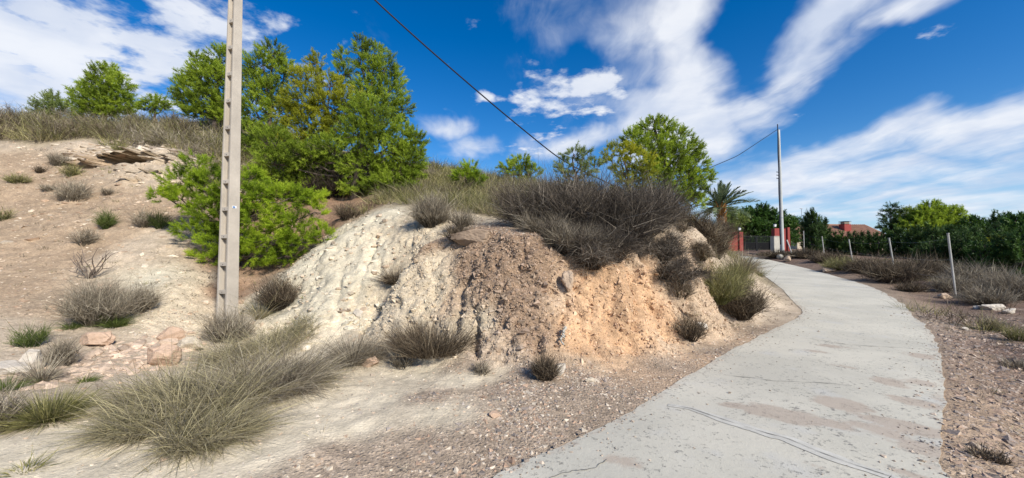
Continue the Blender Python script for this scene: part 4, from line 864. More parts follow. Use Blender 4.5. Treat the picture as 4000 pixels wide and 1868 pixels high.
tree('pine_tree', 'large round green pine above the right end of the earth cut', 'pine tree', gbase(2620, 830, 16), lob(16, [(2560, 505, 70, 38), (2470, 545, 45, 35), (2630, 535, 60, 40), (2550, 575, 90, 45), (2680, 590, 60, 45), (2620, 630, 90, 50), (2720, 640, 40, 40), (2560, 680, 80, 50), (2660, 690, 70, 45), (2745, 690, 45, 24), (2700, 740, 60, 45), (2620, 760, 80, 40), (2720, 790, 40, 30), (2555, 470, 22, 16)]), 'pine', RS(14), dens=26, nl=.11, nw=0.0185, trunk_r=.099, group=PINES)
# far garden trees
tree('leafy_tree', 'dark spreading leafy tree behind the driveway gate', 'tree', gbase(2960, 985, 44), lob(44, [(2965, 835, 55, 28), (2910, 870, 55, 35), (3010, 865, 60, 38), (2870, 900, 45, 40), (3070, 885, 45, 32), (2960, 905, 90, 38), (3040, 930, 60, 35), (2900, 945, 60, 30), (2980, 955, 70, 28)]), 'broad', RS(20), dens=6.5, nl=.30, nw=0.0972, trunk_r=.25, shoots=5, per=9, twl=.8)
tree('leafy_tree', 'loose pale-tipped tree between the palm and the driveway gate', 'tree', gbase(2870, 985, 42), lob(42, [(2850, 845, 30, 30), (2885, 860, 35, 28), (2840, 890, 35, 40)]), 'pine_blue', RS(21), dens=6.5, nl=.26, nw=0.0583, trunk_r=.093, shoots=5, per=8, twl=.7)
CY = 'cypresses of the far hedge'
for i, (px, pt, pb, w, Y, lab) in enumerate([(3151, 848, 990, 11, 33, 'slim dark cypress beside the tiled gable, left of a taller twin'), (3167, 825, 1000, 14, 32, 'tallest pointed cypress in front of the tiled roof'), (3190, 852, 1000, 16, 32, 'mid-height cypress right of the tallest one before the tiled roof'), (3214, 858, 985, 14, 34, 'cypress with an open top at the left end of the tiled roof'),
        (3892, 835, 985, 10, 36, 'slim cypress spire far right, left of its twin spire'), (3934, 833, 985, 12, 35, 'right-hand slim cypress spire at the far right of the skyline'), (3905, 880, 1010, 40, 33, 'stout dark cypress at the foot of the two far right spires')]):
    h = (pb - pt) / 2; tree('cypress_tree', lab, 'cypress', gbase(px, pb, Y), lob(Y, [(px, pb - h * .6, w, h * .62), (px, pb - h * 1.25, w * .75, h * .55), (px, pt + h * .3, w * .42, h * .34)]), 'cypress', RS(40 + i), dens=19.5, nl=.2, nw=0.0437, trunk_r=.1, group=CY, up=1.6, spread=.4, shoots=4, per=8, twl=.5)
for i, px in enumerate(list(range(3240, 3480, 24)) + list(range(3490, 3880, 26))):
    rg = RS(70 + i); Y = 34 - (px - 3240) * .012 + rg.normal() * .5; pt = (922 if px < 3480 else 908) + 9 * rg.normal(); pb = 1010; h = (pb - pt) / 2; w = 15 + 4 * rg.random()
    tree('cypress_tree', 'dark green cypress standing in the hedge row behind the white fence posts', 'cypress', gbase(px, pb, Y), lob(Y, [(px, pb - h * .7, w, h * .7), (px, pt + h * .75, w * .75, h * .6), (px + rg.normal() * 3, pt + h * .2, w * .35, h * .4)]), 'cypress', rg, dens=13, nl=.22, nw=0.0486, trunk_r=.08, group=CY, up=1.5, spread=.4, shoots=4, per=7, twl=.5)
BG = 'trees beyond the hedge'
tree('pine_tree', 'thin dark layered conifer at the right end of the tiled roof', 'pine tree', gbase(3480, 960, 42), lob(42, [(3478, 815, 20, 14), (3460, 835, 14, 10), (3500, 838, 18, 12), (3478, 860, 30, 14), (3465, 890, 30, 14), (3495, 900, 30, 16)]), 'cypress', RS(130), dens=7.8, nl=.26, nw=0.0486, trunk_r=.086, group=BG, shoots=5, per=8)
tree('leafy_tree', 'pale grey-green tree just right of the thin dark conifer', 'tree', gbase(3545, 960, 42), lob(42, [(3545, 840, 35, 22), (3565, 865, 40, 28), (3520, 880, 35, 30), (3555, 905, 50, 30)]), 'pine_blue', RS(131), dens=6.5, nl=.26, nw=0.0583, trunk_r=.093, group=BG, shoots=5, per=8)
tree('pine_tree', 'broad fresh green pine, largest of the trees beyond the hedge', 'pine tree', gbase(3650, 960, 40), lob(40, [(3640, 812, 32, 20), (3625, 840, 50, 28), (3680, 850, 55, 32), (3720, 835, 38, 22), (3600, 880, 60, 32), (3670, 890, 80, 35), (3740, 880, 40, 35)]), 'pine', RS(132), dens=9.1, nl=.25, nw=0.0535, trunk_r=.2, group=BG, shoots=5, per=9)
tree('leafy_tree', 'dark tree between the broad green pine and the far right spires', 'tree', gbase(3800, 980, 38), lob(38, [(3795, 885, 35, 30), (3830, 915, 35, 30), (3790, 930, 45, 35), (3855, 890, 28, 24)]), 'broad', RS(133), dens=7.8, nl=.26, nw=0.0778, trunk_r=.093, group=BG, shoots=5, per=8)
tree('leafy_tree', 'large dark tree cut by the right edge of the picture', 'tree', gbase(3990, 1000, 30), lob(30, [(3965, 865, 30, 22), (4000, 890, 45, 40), (3960, 930, 55, 45), (4040, 920, 60, 60), (3930, 970, 50, 35), (4010, 980, 60, 40)]), 'broad', RS(134), dens=10.4, nl=.2, nw=0.0583, trunk_r=.111, group=BG, shoots=5, per=9)
for i, (px, pt, w, Y, mt, lab) in enumerate([(3630, 935, 60, 21, 'cypress', 'dark rounded evergreen just left of the tallest white fence post'), (3745, 905, 62, 20, 'cypress', 'tall dark evergreen directly behind the tallest white fence post'), (3835, 925, 55, 19, 'broad', 'dark leafy shrub right of the tallest white fence post, before the spires'), (3925, 895, 70, 19, 'cypress', 'big dark evergreen below the two far right spires'), (4010, 880, 75, 18, 'broad', 'dark leafy tree cut by the right edge, nearest of the evergreens')]):
    h = (1075 - pt) / 2; tree('evergreen_tree', lab, 'evergreen', gbase(px, 1075, Y), lob(Y, [(px - w * .35, 1075 - h * .5, w * .6, h * .5), (px + w * .4, 1075 - h * .6, w * .6, h * .55), (px, 1075 - h * 1.1, w * .7, h * .5), (px + w * .15, pt + h * .45, w * .45, h * .42), (px - w * .3, pt + h * .8, w * .4, h * .4)]), mt, RS(160 + i), dens=16, nl=.14, nw=.03, trunk_r=.08, group=BG, up=.7, shoots=5, per=8)
tree('leafy_tree', 'olive-leaved garden shrub with yellow tips in front of the right edge tree', 'shrub', gbase(3890, 1010, 27), lob(27, [(3880, 950, 30, 20), (3850, 970, 35, 25), (3910, 975, 40, 28)]), 'pine_yellow', RS(135), dens=11.7, nl=.16, nw=0.0486, trunk_r=.07, shoots=5, per=8)

def palm():
    rng = RS(140); Y = 30.0; c = pix(2812, 812, Y); b = gbase(2838, 985, Y); root = empty('palm_tree', b); tag(root, 'feathery date palm with orange frond stubs behind the right end of the cut', 'palm tree')
    t = np.linspace(0, 1, 12); P = b + (c - b) * np.stack([t ** .8, t, t], -1); P[0, 2] -= .3
    V, F = tube(P, .26 + .03 * np.sin(t * 60), 10); mesh_obj('trunk', V, F, M['palmbark'], root, smooth=True)
    n = 150; th = rng.random(n) * 6.28; zz = rng.random(n); q = np.array([np.interp(.62 + .38 * zz, t, P[:, i]) for i in range(3)]).T
    D = np.stack([np.cos(th), np.sin(th), 1.5 + 0 * th], -1); V, F, A = ribbons(q + D * np.array([.18, .18, 0]), D, .35 + .35 * zz, .14, np.zeros((n, 3)), 2, rng, rng.random(n)); mesh_obj('frond_stubs', V, F, M['frond'], root, attr=A)
    for k in range(40):
        az = rng.random() * 6.28; el = rng.uniform(-.15, 1.45) if k > 6 else rng.uniform(1.0, 1.5); L = rng.uniform(2.0, 2.7); d = np.array([math.cos(az) * math.cos(el), math.sin(az) * math.cos(el), math.sin(el)])
        if k == 0: d = unit(np.array([[1, -.1, .35]]))[0]; L = 3.2
        if k == 1: d = unit(np.array([[1, -.2, .75]]))[0]; L = 2.9
        s = np.linspace(0, 1, 12); sag = np.array([0, 0, -1]) * (.35 + .5 * math.cos(el)) * L * .42; C = c + d * L * s[:, None] + sag * (s ** 2)[:, None]
        fr = tube(C, np.linspace(.035, .008, 12), 4, False); tan = unit(np.gradient(C, axis=0)); side = unit(np.cross(tan, np.array([0, 0, 1.0]) + .3 * rng.normal(size=3)))
        m = 34; u = np.repeat(np.linspace(.18, 1, m), 2); sg = np.tile([1, -1], m); Pq = np.array([np.interp(u, s, C[:, i]) for i in range(3)]).T; Tq = np.array([np.interp(u, s, tan[:, i]) for i in range(3)]).T; Sq = np.array([np.interp(u, s, side[:, i]) for i in range(3)]).T
        LD = Tq * .9 + Sq * sg[:, None] * .75 + np.array([0, 0, .25]) + .1 * rng.normal(size=(len(u), 3)); LL = (.5 * np.sin(np.clip(u * 1.05, 0, 1) * 2.6 + .35) + .06) * L / 2.4
        v, f, a = ribbons(Pq, LD, np.abs(LL), .05, np.zeros((len(u), 3)) + np.array([0, 0, -.05]), 2, rng, np.clip(.3 + .5 * rng.random() + .15 * rng.normal(size=len(u)), 0, 1))
        v, f, a = cat3([(v, f, a), (fr[0], tris(fr[1]), np.full(len(fr[0]), .9))]); mesh_obj('frond', v, f, M['palm'], root, attr=a)
palm()

# ------------------------------------------------------------------ bushes and tussocks one can tell apart
def bush(label, px, py, w, h, mat, seed, kind='broom', n=None, cat='bush', name='dry_bush', group=None, Y=None, dome=1.0, wid=None, lean=(0, 0, 0), **kw):
    c = gbase(px, py, Y) if Y else hit(px, py); s = c[1] / FPX; rx, hh = w / 2 * s, h * s; rng = RS(seed)
    kw.setdefault('tseg', 2 if c[1] < 7.5 else 1) if kind == 'thicket' else None
    wd = wid or max(.0055, .00085 * c[1])
    if kind == 'thicket':
        V, F, A = thicket_mesh(c, rx, max(.4, rx * .55), hh, kw.pop('k', 12), n or 130, rng, wid=wd, **kw)
    elif kind == 'broom':
        n = n or int(np.clip(200 * (rx / .5) ** 1.1, 60, 420)); V, F, A = broom_mesh(c, rx, min(rx, max(.25, rx * .75)), hh, n, rng, wid=wd, twl=.42 * hh + .06, lean=lean, tseg=2 if c[1] < 9 else 1, **kw)
    else:
        n = n or int(np.clip(1500 * (rx / .5) ** 1.2, 250, 4000)); V, F, A = tussock_mesh(c, rx, hh, n, rng, wid=wd, wind=lean, **kw)
    o = mesh_obj(name, V, F, M[mat], attr=A, loc=tuple(c)); tag(o, label, cat, group); return o

HB = 'bushes dotted over the bare left slope'
bush('round grey bush on the bare left slope, biggest under the cave', 285, 790, 130, 95, 'grey', 201, group=HB)
bush('dark dry bush left of the cave mouth, touching the rock ledge', 228, 645, 75, 55, 'grey', 202, group=HB)
bush('olive tuft between the cave and the round grey slope bush', 280, 690, 70, 50, 'olive', 203, group=HB)
bush('low grey-green bush near the left edge, level with the cave', 68, 716, 80, 38, 'olive', 204, group=HB)
bush('tiny brown bush left of the olive tuft below the ledge', 154, 676, 34, 28, 'dry', 205, group=HB)
bush('flat brown bush straight left of the round grey slope bush', 190, 745, 60, 26, 'grey', 206, group=HB)
bush('upright olive bush halfway down the slope, left of the bright pine', 414, 890, 58, 70, 'green', 207, group=HB, n=150)
bush('grey-green bush in the middle of the slope, below the upright olive one', 335, 957, 84, 75, 'grey', 208, group=HB)
bush('green scrub touching the left side of the bright green pine', 625, 890, 80, 70, 'green', 209, group=HB)
bush('thin brown scrub just left of the green scrub by the bright pine', 560, 885, 80, 72, 'grey', 210, group=HB)
bush('small olive bush growing on top of the ledge above the cave', 470, 592, 50, 34, 'olive', 211, group=HB)
bush('brown bush cut by the left edge at mid slope', 10, 860, 60, 52, 'olive', 212, group=HB)
bush('faint grey bush on the slope right of the round grey bush', 425, 760, 60, 28, 'grey', 213, group=HB, n=60)
bush('small grey bush on the ledge top right of the cave', 680, 620, 40, 30, 'grey', 214, group=HB)
LB = 'bushes at the foot of the left slope'
bush('wide dark grey bush with green tufts at its foot, left of the ladder-sided pole', 385, 1262, 260, 170, 'grey', 220, group=LB, n=520)
bush('green tuft at the left foot of the wide dark grey bush', 285, 1282, 62, 56, 'green', 221, kind='tuft', group=LB, name='grass_tuft', cat='grass tuft')
bush('green tuft at the right foot of the wide dark grey bush', 455, 1272, 90, 78, 'green', 222, kind='tuft', group=LB, name='grass_tuft', cat='grass tuft')
bush('pale grey bush between the wide dark grey bush and the pole', 545, 1215, 130, 110, 'grey', 223, group=LB, n=170)
bush('green sprig plant alone on the stony lower slope near the left edge', 120, 1352, 98, 86, 'green', 224, group=LB, n=90)
bush('grey dry grass tuft in front of the white boulders at the left edge', 160, 1492, 80, 140, 'grey', 225, kind='tuft', group=LB, name='grass_tuft', cat='grass tuft', n=500)
bush('grey wispy bush right of the white boulders at the left edge', 245, 1430, 90, 105, 'grey', 226, group=LB, n=160)
bush('green grass clump cut by the left edge beside the white boulders', 25, 1527, 95, 100, 'green', 227, kind='tuft', group=LB, name='grass_tuft', cat='grass tuft')
bush('olive low bush in the bottom left, below the pink rubble', 190, 1640, 300, 140, 'olive', 228, kind='tuft', group=LB, n=2600)
bush('dark bush cut by the left edge in the bottom left corner', 0, 1680, 130, 170, 'grey', 229, group=LB)
bush('small green tuft at the lower edge of the pink rubble', 330, 1492, 90, 46, 'green', 230, kind='tuft', group=LB, name='grass_tuft', cat='grass tuft')
bush('sparse olive wisps on the sand in the bottom left corner', 100, 1835, 160, 80, 'olive', 231, kind='tuft', group=LB, n=160, name='grass_tuft', cat='grass tuft')
ES = 'esparto tussocks at the foot of the pole'
T = dict(kind='tuft', arch=1.3, base=.95, mess=.8, group=ES, name='esparto_tussock', cat='grass tussock')
bush('straw-coloured tussock lowest of the clump below the pole, its blades sweeping right', 810, 1715, 273, 200, 'esparto', 240, lean=(.18, -.05, 0), n=2600, **T)
bush('straw and green tussock at the lower left end of the clump below the pole', 590, 1680, 215, 192, 'esparto', 241, lean=(-.1, -.05, 0), n=2600, **T)
bush('grey-green tussock at the upper left of the clump below the pole', 650, 1590, 231, 218, 'esparto', 242, n=3200, **T)
bush('grey dead tussock in the middle of the clump below the pole', 840, 1600, 297, 253, 'esparto', 243, n=3400, **T)
bush('large grey arching tussock at the right of the clump below the pole', 1060, 1530, 297, 244, 'grey', 244, n=3800, lean=(.08, 0, 0), **T)
bush('tawny tussock edging the right end of the clump, next to the pink rock', 1190, 1500, 148, 148, 'esparto', 245, n=1500, **T)
bush('olive grass right at the front of the pole foot', 980, 1400, 273, 157, 'esparto', 246, n=2600, **T)
bush('pale straw grass right of the pole foot, before the marl slope', 1120, 1330, 215, 104, 'straw', 247, n=1400, **T)
bush('blue-grey twiggy bush hugging the foot of the ladder-sided pole', 890, 1335, 190, 130, 'grey', 248, group=LB, n=260)
bush('dry grey-brown bush at the foot of the bright pine, right of the pole', 1085, 1205, 160, 130, 'dry', 249, group=LB, n=300)
bush('tall thin straw grass between the pole and the dry bush', 1015, 1240, 90, 150, 'straw', 250, kind='tuft', group=LB, n=220, name='grass_tuft', cat='grass tuft')
CB = 'bushes along the earth cut'
bush('grey tussock left of the pink rock, right end of the clump', 1375, 1420, 190, 150, 'grey', 260, kind='tuft', group=CB, n=1900, name='grass_tuft', cat='grass tuft')
bush('small dark tuft right behind the pink rock', 1455, 1405, 90, 100, 'grey', 261, kind='tuft', group=CB, n=700, name='grass_tuft', cat='grass tuft')
bush('small purple-grey bush alone on the sand right of the pink rock', 1570, 1436, 95, 85, 'grey', 262, group=CB)
bush('wide dark grass band at the foot of the front marl rib', 1690, 1362, 270, 135, 'dry', 263, kind='tuft', group=CB, n=3000, arch=.35, base=.9, name='grass_tuft', cat='grass tuft')
bush('tiny grey sprig in the gravel below the brown face', 1878, 1462, 70, 50, 'grey', 264, group=CB, n=60)
bush('small dark bush beside the upright white rock', 2128, 1482, 100, 90, 'dry', 265, group=CB, n=260)
bush('dark grass tucked into the gully between the two marl ribs', 1545, 1105, 120, 85, 'dry', 266, kind='tuft', group=CB, n=900, name='grass_tuft', cat='grass tuft')
bush('blue-grey rounded bush on top of the pale marl ridge', 1688, 885, 160, 130, 'grey', 267, group=CB, n=560)
bush('tangled dead twigs in the hollow beneath the large green pine, near-black to stand for its shade', 1350, 770, 420, 125, 'under', 275, Y=13.6, kind='thicket', k=16, n=70, tw=8, wid=.02, spread=1.4, group=CB)  # twigs added to darken the hollow, its shade put into their colour
bush('brown bush on bare soil under the pine cluster', 1360, 860, 110, 75, 'dry', 268, group=CB)
bush('grey bush in the notch right of the blue-grey rounded bush', 1810, 890, 110, 80, 'grey', 269, group=CB)
bush('small twiggy bush in the dip behind the brown face', 1790, 935, 120, 60, 'dry', 270, group=CB, n=160)
bush('dark brown bush on the slope crest left of the big dry bush', 1990, 830, 170, 110, 'dry', 271, group=CB)
BB = dict(group=CB, name='broom_bush')
bush('huge dark dry broom bush crowning the brown face', 2310, 915, 660, 300, 'broom', 280, Y=7.9, kind='thicket', k=26, n=115, tw=8, wid=.0085, spread=1.3, **BB)
bush('grey dry broom at the left front of the huge bush, sweeping over the edge', 2190, 965, 300, 150, 'grey', 281, Y=6.95, kind='thicket', k=8, n=90, tw=8, down=.25, droop=.2, spread=1.3, **BB)
bush('dark broom hanging down over the orange face, below the huge bush', 2310, 1010, 400, 190, 'broom', 282, Y=6.75, kind='thicket', k=15, n=110, tw=8, down=.3, droop=.35, spread=1.4, **BB)
bush('dry brown broom right of the huge bush, under the round pine', 2580, 890, 340, 200, 'broom', 283, Y=8.7, kind='thicket', k=11, n=110, tw=8, spread=1.3, **BB)
bush('thin twiggy broom trailing down the right end of the orange face', 2590, 990, 280, 170, 'broom', 284, Y=7.45, kind='thicket', k=9, n=70, tw=7, down=.32, droop=.5, spread=1.5, **BB)
bush('brown scrub on the right shoulder of the cut, below the palm', 2750, 905, 240, 150, 'dry', 285, Y=9.8, kind='thicket', k=9, n=100, tw=7, spread=1.3, **BB)
bush('tangled twiggy bush trailing over the right shoulder beside the road', 2720, 985, 200, 100, 'dry', 286, Y=8.3, kind='thicket', k=6, n=60, tw=7, down=.3, droop=.4, spread=1.5, **BB)
bush('thin brown bush low on the orange slope, right of the orange face', 2690, 1325, 140, 115, 'dry', 287, n=170, **BB)
bush('small twiggy bush halfway up the orange slope', 2650, 1165, 110, 80, 'dry', 288, n=110, **BB)
bush('grey arching grass on the road edge below the red wall', 2890, 1070, 130, 110, 'grey', 289, kind='tuft', n=900, group=CB, name='grass_tuft', cat='grass tuft')
bush('brown-olive bush on the right flank of the cut above the road', 2800, 1180, 190, 150, 'olive', 290, n=520, **BB)
bush('brown bush at the right foot of the cut beside the road bend', 2890, 1240, 200, 150, 'dry', 291, n=420, **BB)
bush('olive bush behind the road-bend bush, close to the concrete edge', 2870, 1140, 150, 120, 'olive', 292, n=300, **BB)
bush('dry scrub in front of the left red wall', 2790, 990, 190, 120, 'dry', 293, Y=12.5, n=380, **BB)
RB = 'scrub along the roadside fence'
for i, (px, py, w, h, mat, lab) in enumerate([(3045, 1004, 170, 45, 'dry', 'dark low scrub around the foot of the round grey pole'), (3150, 1010, 150, 60, 'dry', 'brown scrub left of the second white fence post'), (3245, 1030, 150, 70, 'dry', 'brown scrub under the second white fence post'),
    (3300, 1055, 160, 75, 'olive', 'greenish bush below the third white fence post'), (3390, 1070, 170, 100, 'dry', 'brown bush between the third and fourth white fence posts'), (3500, 1105, 240, 140, 'dry', 'large dark brown bush in front of the fourth white fence post'), (3610, 1090, 190, 130, 'dry', 'brown bush just left of the tallest white fence post'),
    (3560, 1140, 120, 60, 'dry', 'low dark bush at the roadside dirt edge, below the fourth post'), (3720, 1140, 150, 100, 'grey', 'grey bush around the foot of the tallest white fence post'), (3800, 1120, 230, 140, 'grey', 'tall grey scrub right of the tallest white fence post'), (3850, 1190, 200, 110, 'grey', 'grey twiggy bush above the pale stones at the right'), (3960, 1170, 230, 170, 'grey', 'big grey bush cut by the right edge'), (3930, 1080, 220, 110, 'olive', 'olive scrub behind the big grey bush at the right edge'),
    (3975, 1330, 90, 90, 'olive', 'small olive bush alone on the dirt near the right edge'), (3880, 1290, 90, 70, 'straw', 'pale straw tuft left of the small olive bush'), (3960, 1440, 90, 50, 'grey', 'low grey tuft on the dirt below the small olive bush'), (3850, 1790, 120, 40, 'dry', 'flat dark sprig on the gravel in the bottom right corner')]):
    bush(lab, px, py, w, h * .72, mat, 300 + i, group=RB)

# ------------------------------------------------------------------ loose stones, rocks, scrub cover
ICO = None
def ico(sub):
    bm = bmesh.new(); bmesh.ops.create_icosphere(bm, subdivisions=sub, radius=1.0); bm.verts.ensure_lookup_table()
    V = np.array([v.co for v in bm.verts]); F = np.array([[v.index for v in f.verts] for f in bm.faces]); bm.free(); return V, F
OCT = (np.array([[1, 0, 0], [-1, 0, 0], [0, 1, 0], [0, -1, 0], [0, 0, 1], [0, 0, -1.0]]), np.array([[0, 2, 4], [2, 1, 4], [1, 3, 4], [3, 0, 4], [2, 0, 5], [1, 2, 5], [3, 1, 5], [0, 3, 5]]))
I1 = ico(1)
def rotm(n, rng):
    q = unit(rng.normal(size=(n, 4))); w, x, y, z = q.T
    return np.stack([1 - 2 * (y * y + z * z), 2 * (x * y - z * w), 2 * (x * z + y * w), 2 * (x * y + z * w), 1 - 2 * (x * x + z * z), 2 * (y * z - x * w), 2 * (x * z - y * w), 2 * (y * z + x * w), 1 - 2 * (x * x + y * y)], -1).reshape(n, 3, 3)
def stones(name, label, P, size, colr, rng, tpl=OCT, flat=0.7, sink=0.15):
    n = len(P); T, Fq = tpl; k = len(T)
    loc = T[None] * (1 + np.clip(.22 * rng.normal(size=(n, k, 1)), -.4, .4)) * (size[:, None, None] * np.stack([np.ones(n), .6 + .4 * rng.random(n), .45 + .45 * rng.random(n)], -1)[:, None])
    V = np.einsum('nij,nkj->nki', rotm(n, rng), loc); V[..., 2] *= flat; V += (P - np.array([0, 0, 1]) * (size * sink)[:, None])[:, None]
    F = (np.arange(n)[:, None, None] * k + Fq[None]).reshape(-1, 3)
    o = mesh_obj(name, V.reshape(-1, 3), F, M['clast'], col=np.repeat(colr, k, 0)); tag(o, label, 'gravel', kind='stuff'); return o
def tone(k, rng, mixc=((.42, .33, .26), (.30, .26, .245), (.50, .43, .34), (.40, .25, .17)), own=.5, p=None):
    m = np.array(mixc)[rng.choice(len(mixc), len(k), p=p)]; return np.clip((_fcol[k, :3] * own + m * (1 - own)) * rng.uniform(.7, 1.3, (len(k), 1)), 0, .75)
_cx, _cy = _cent[:, 0], _cent[:, 1]; _dc = np.hypot(_cx, _cy)
_vis = (_cy > 1.5) & (np.abs(_cx) < 1.5 * _cy + .5) & (_frd > .02)
rg = RS(500)
wgt = _vis * (_dc < 10) * (_fsl < .6) * (_cx < 7.2) * np.clip(_fcol[:, 3] - .4, 0, 1) * (_cx < _cy * .8) * (.25 + sstep(-.1, .4, fbm(np.stack([_cx * 1.1, _cy * 2.2, _cx * 0], -1), 3, 61)))
P, k = scatter(13000, wgt, rg); stones('gravel', 'small mixed grey and tan gravel strewn between the earth cut and the road', P, rg.gamma(1.7, .0062, len(P)) + .006, tone(k, rg, ((.38, .30, .23), (.20, .175, .165), (.55, .48, .38), (.36, .23, .155)), own=.3), rg)
wgt = _vis * (_dc < 11) * (_fsl > .45) * (_cx > -2.3) * (_cx < 6.6) * np.clip(_fcol[:, 3] - .2, 0, 1)
P, k = scatter(12000, wgt, rg); stones('face_pebbles', 'pebbles bedded in the brown and orange earth cut', P, rg.gamma(2.2, .0085, len(P)) + .008, tone(k, rg, own=.8), rg, flat=.9, sink=.3)
wgt = _vis * (_fsl > .25) * (_cx < -2.3) * (_cy < 14.6) * (_fcol[:, 0] > .36)
P, k = scatter(3700, wgt / (1 + .0 * _dc), rg); stones('slope_stones', 'pale stone chips scattered over the bare left slope', P, rg.gamma(1.2, .025, len(P)) + .012, tone(k, rg, ((.50, .40, .30), (.58, .50, .39), (.40, .27, .185)), .4), rg, tpl=I1, flat=.55, sink=.35)
wgt = _vis * (_frd > .05) * (_cx > _cy * .78) * (_dc < 16) * (_cy < 30) / (1 + .15 * _dc)
P, k = scatter(9000, wgt, rg); stones('verge_gravel', 'reddish gravel and stones on the dirt verge right of the road', P, rg.gamma(2.2, .0085, len(P)) + .007, tone(k, rg, ((.33, .23, .17), (.19, .165, .155), (.46, .375, .30)), .3), rg)
stones('road_grit', 'loose grit and chips blown along the edges of the concrete road', GRIT, rg.gamma(1.6, .0045, len(GRIT)) + .004, np.clip(np.array([(.36, .29, .225)]) * rg.uniform(.6, 1.4, (len(GRIT), 1)), 0, .7), rg, sink=.1)
wgt = _vis * (_fsl < .5) * (_cx < 2) * (_fcol[:, 3] < .5) * (_cy < 7.5)
P, k = scatter(2600, wgt, rg); stones('sand_chips', 'sparse chips lying on the pale sand in front of the slope', P, rg.gamma(1.6, .008, len(P)) + .006, tone(k, rg, own=.4), rg)
wgt = (_cx > -16) & (_cx < -5.2) & (_cy > 12.4) & (_cy < 15.2) & (_cy > 13.1 + .25 * np.sin(_cx * 1.7)) & ~((_cx > -14.6) & (_cx < -11.6) & (_cy < 14.1))
P, k = scatter(420, wgt * 1.0, rg); stones('ledge_rubble', 'flat pale rock slabs weathered out along the left hilltop ledge', P, rg.gamma(2.2, .055, len(P)) + .05, tone(k, rg, ((.50, .41, .31), (.56, .48, .38), (.40, .32, .25)), .2), rg, tpl=I1, flat=.42, sink=.25)
# rubble of the pink outcrop
cs = np.array([hit(*q) for q in ((430, 1370), (520, 1360), (560, 1400), (470, 1420), (600, 1420), (380, 1440), (300, 1460), (240, 1480), (680, 1340), (350, 1390))])
j = rg.integers(0, len(cs), 420); P = cs[j] + rg.normal(size=(420, 3)) * np.array([.22, .2, 0]); P[:, 2] = ground(P[:, 0], P[:, 1])
stones('outcrop_rubble', 'heap of broken pink stones around the outcrop below the left slope', P, rg.gamma(2, .022, 420) + .02, np.clip(np.array([(.48, .365, .27)]) * rg.uniform(.7, 1.3, (420, 1)), 0, .7), rg, tpl=I1, flat=.65, sink=.1)
# fallen blocks in the marl gully
P = np.array([hit(*q) for q in ((1400, 1225), (1420, 1250), (1380, 1240), (1440, 1205), (1410, 1275), (1450, 1260), (1370, 1270), (1430, 1290), (1460, 1230), (1480, 1190))]); P = P[rg.integers(0, 10, 110)] + rg.normal(size=(110, 3)) * np.array([.1, .1, 0]); P[:, 2] = ground(P[:, 0], P[:, 1])
stones('gully_rubble', 'cream stone rubble in the gully beside the pale marl slope', P, rg.gamma(2, .014, 110) + .015, np.clip(np.array([(.56, .50, .38)]) * rg.uniform(.75, 1.25, (110, 1)), 0, .75), rg, tpl=I1, flat=.7)

I3 = ico(4)  # chopped into facets below
def rock(label, px, py, w, h, mat, seed, group=None, deep=.8, tilt=0.0, angular=6, name='rock', Y=None, sink=.2):
    c = gbase(px, py, Y) if Y else hit(px, py); s = c[1] / FPX; rng = RS(seed); V = I3[0].copy()
    for i in range(angular + 8):            # chop planes off the ball
        d = unit(rng.normal(size=(1, 3)))[0]; m = rng.uniform(.55, .9); e = V @ d - m; V = V - np.clip(e, 0, None)[:, None] * d
    V *= (1 + .2 * fbm(V * 1.6 + seed, 3, seed, .6) + .08 * fbm(V * 7 + seed, 4, seed, .65))[:, None]
    V = V * np.array([w / 2 * s, (w + h) / 4 * s * deep, h / 2 * s]) * 1.15; ca, sa = math.cos(tilt), math.sin(tilt)
    V = V @ np.array([[ca, 0, -sa], [0, 1, 0], [sa, 0, ca]]).T; V = V + c + np.array([0, 0, h * s * (.5 - sink)])
    o = mesh_obj(name, V, I3[1], M[mat], smooth=False, attr=np.clip(.5 + .3 * fbm(V * 6, 3, seed), 0, 1), loc=tuple(c)); tag(o, label, 'rock', group); return o
RK = 'single rocks on the ground'
rock('upright whitish rock leaning beside the small dark bush below the orange face', 2186, 1462, 44, 62, 'st_white', 601, RK, tilt=-.35, angular=9)
rock('pink angular rock at the right end of the grass clump', 1450, 1428, 62, 38, 'st_pink', 602, RK, tilt=.15, angular=9)
rock('wide pink slab lying above the rubble, left of the pole', 370, 1345, 125, 62, 'st_pink', 603, RK, angular=8)
rock('tall orange-pink block at the right end of the rubble outcrop', 630, 1425, 110, 105, 'st_pink', 604, RK, angular=10, tilt=.2)
rock('pink block topping the outcrop just left of the pole foot', 665, 1330, 85, 60, 'st_pink', 605, RK, angular=8)
rock('cream rock between the orange-pink block and the pole foot', 745, 1365, 95, 55, 'st_pale', 606, RK, angular=8)
rock('smooth white boulder at the left edge, behind the grey grass tuft', 125, 1440, 80, 85, 'st_white', 607, RK, angular=5)
rock('long low white boulder cut by the left edge', 45, 1455, 130, 55, 'st_white', 608, RK, angular=5)
rock('small pinkish boulder under the long white boulder at the left edge', 90, 1492, 70, 45, 'st_tan', 609, RK, angular=7)
rock('cream rock left of the straw tussock, below the rubble', 365, 1622, 70, 36, 'st_pale', 610, RK, angular=8)
rock('lone pink stone on the gravel track in the foreground', 1935, 1628, 46, 26, 'st_pink', 611, RK, angular=8)
rock('small white stone on the sand near the gravel track', 1828, 1596, 22, 16, 'st_white', 612, RK)
rock('white cracked stone on the orange slope near the road', 2738, 1292, 56, 38, 'st_white', 613, RK, tilt=-.3, angular=8)
rock('pale flat stone in the gravel below the upright whitish rock', 2305, 1492, 44, 20, 'st_pale', 614, RK)
rock('cream block in the gully between the marl ribs', 1398, 1232, 36, 26, 'st_white', 615, RK, angular=8)
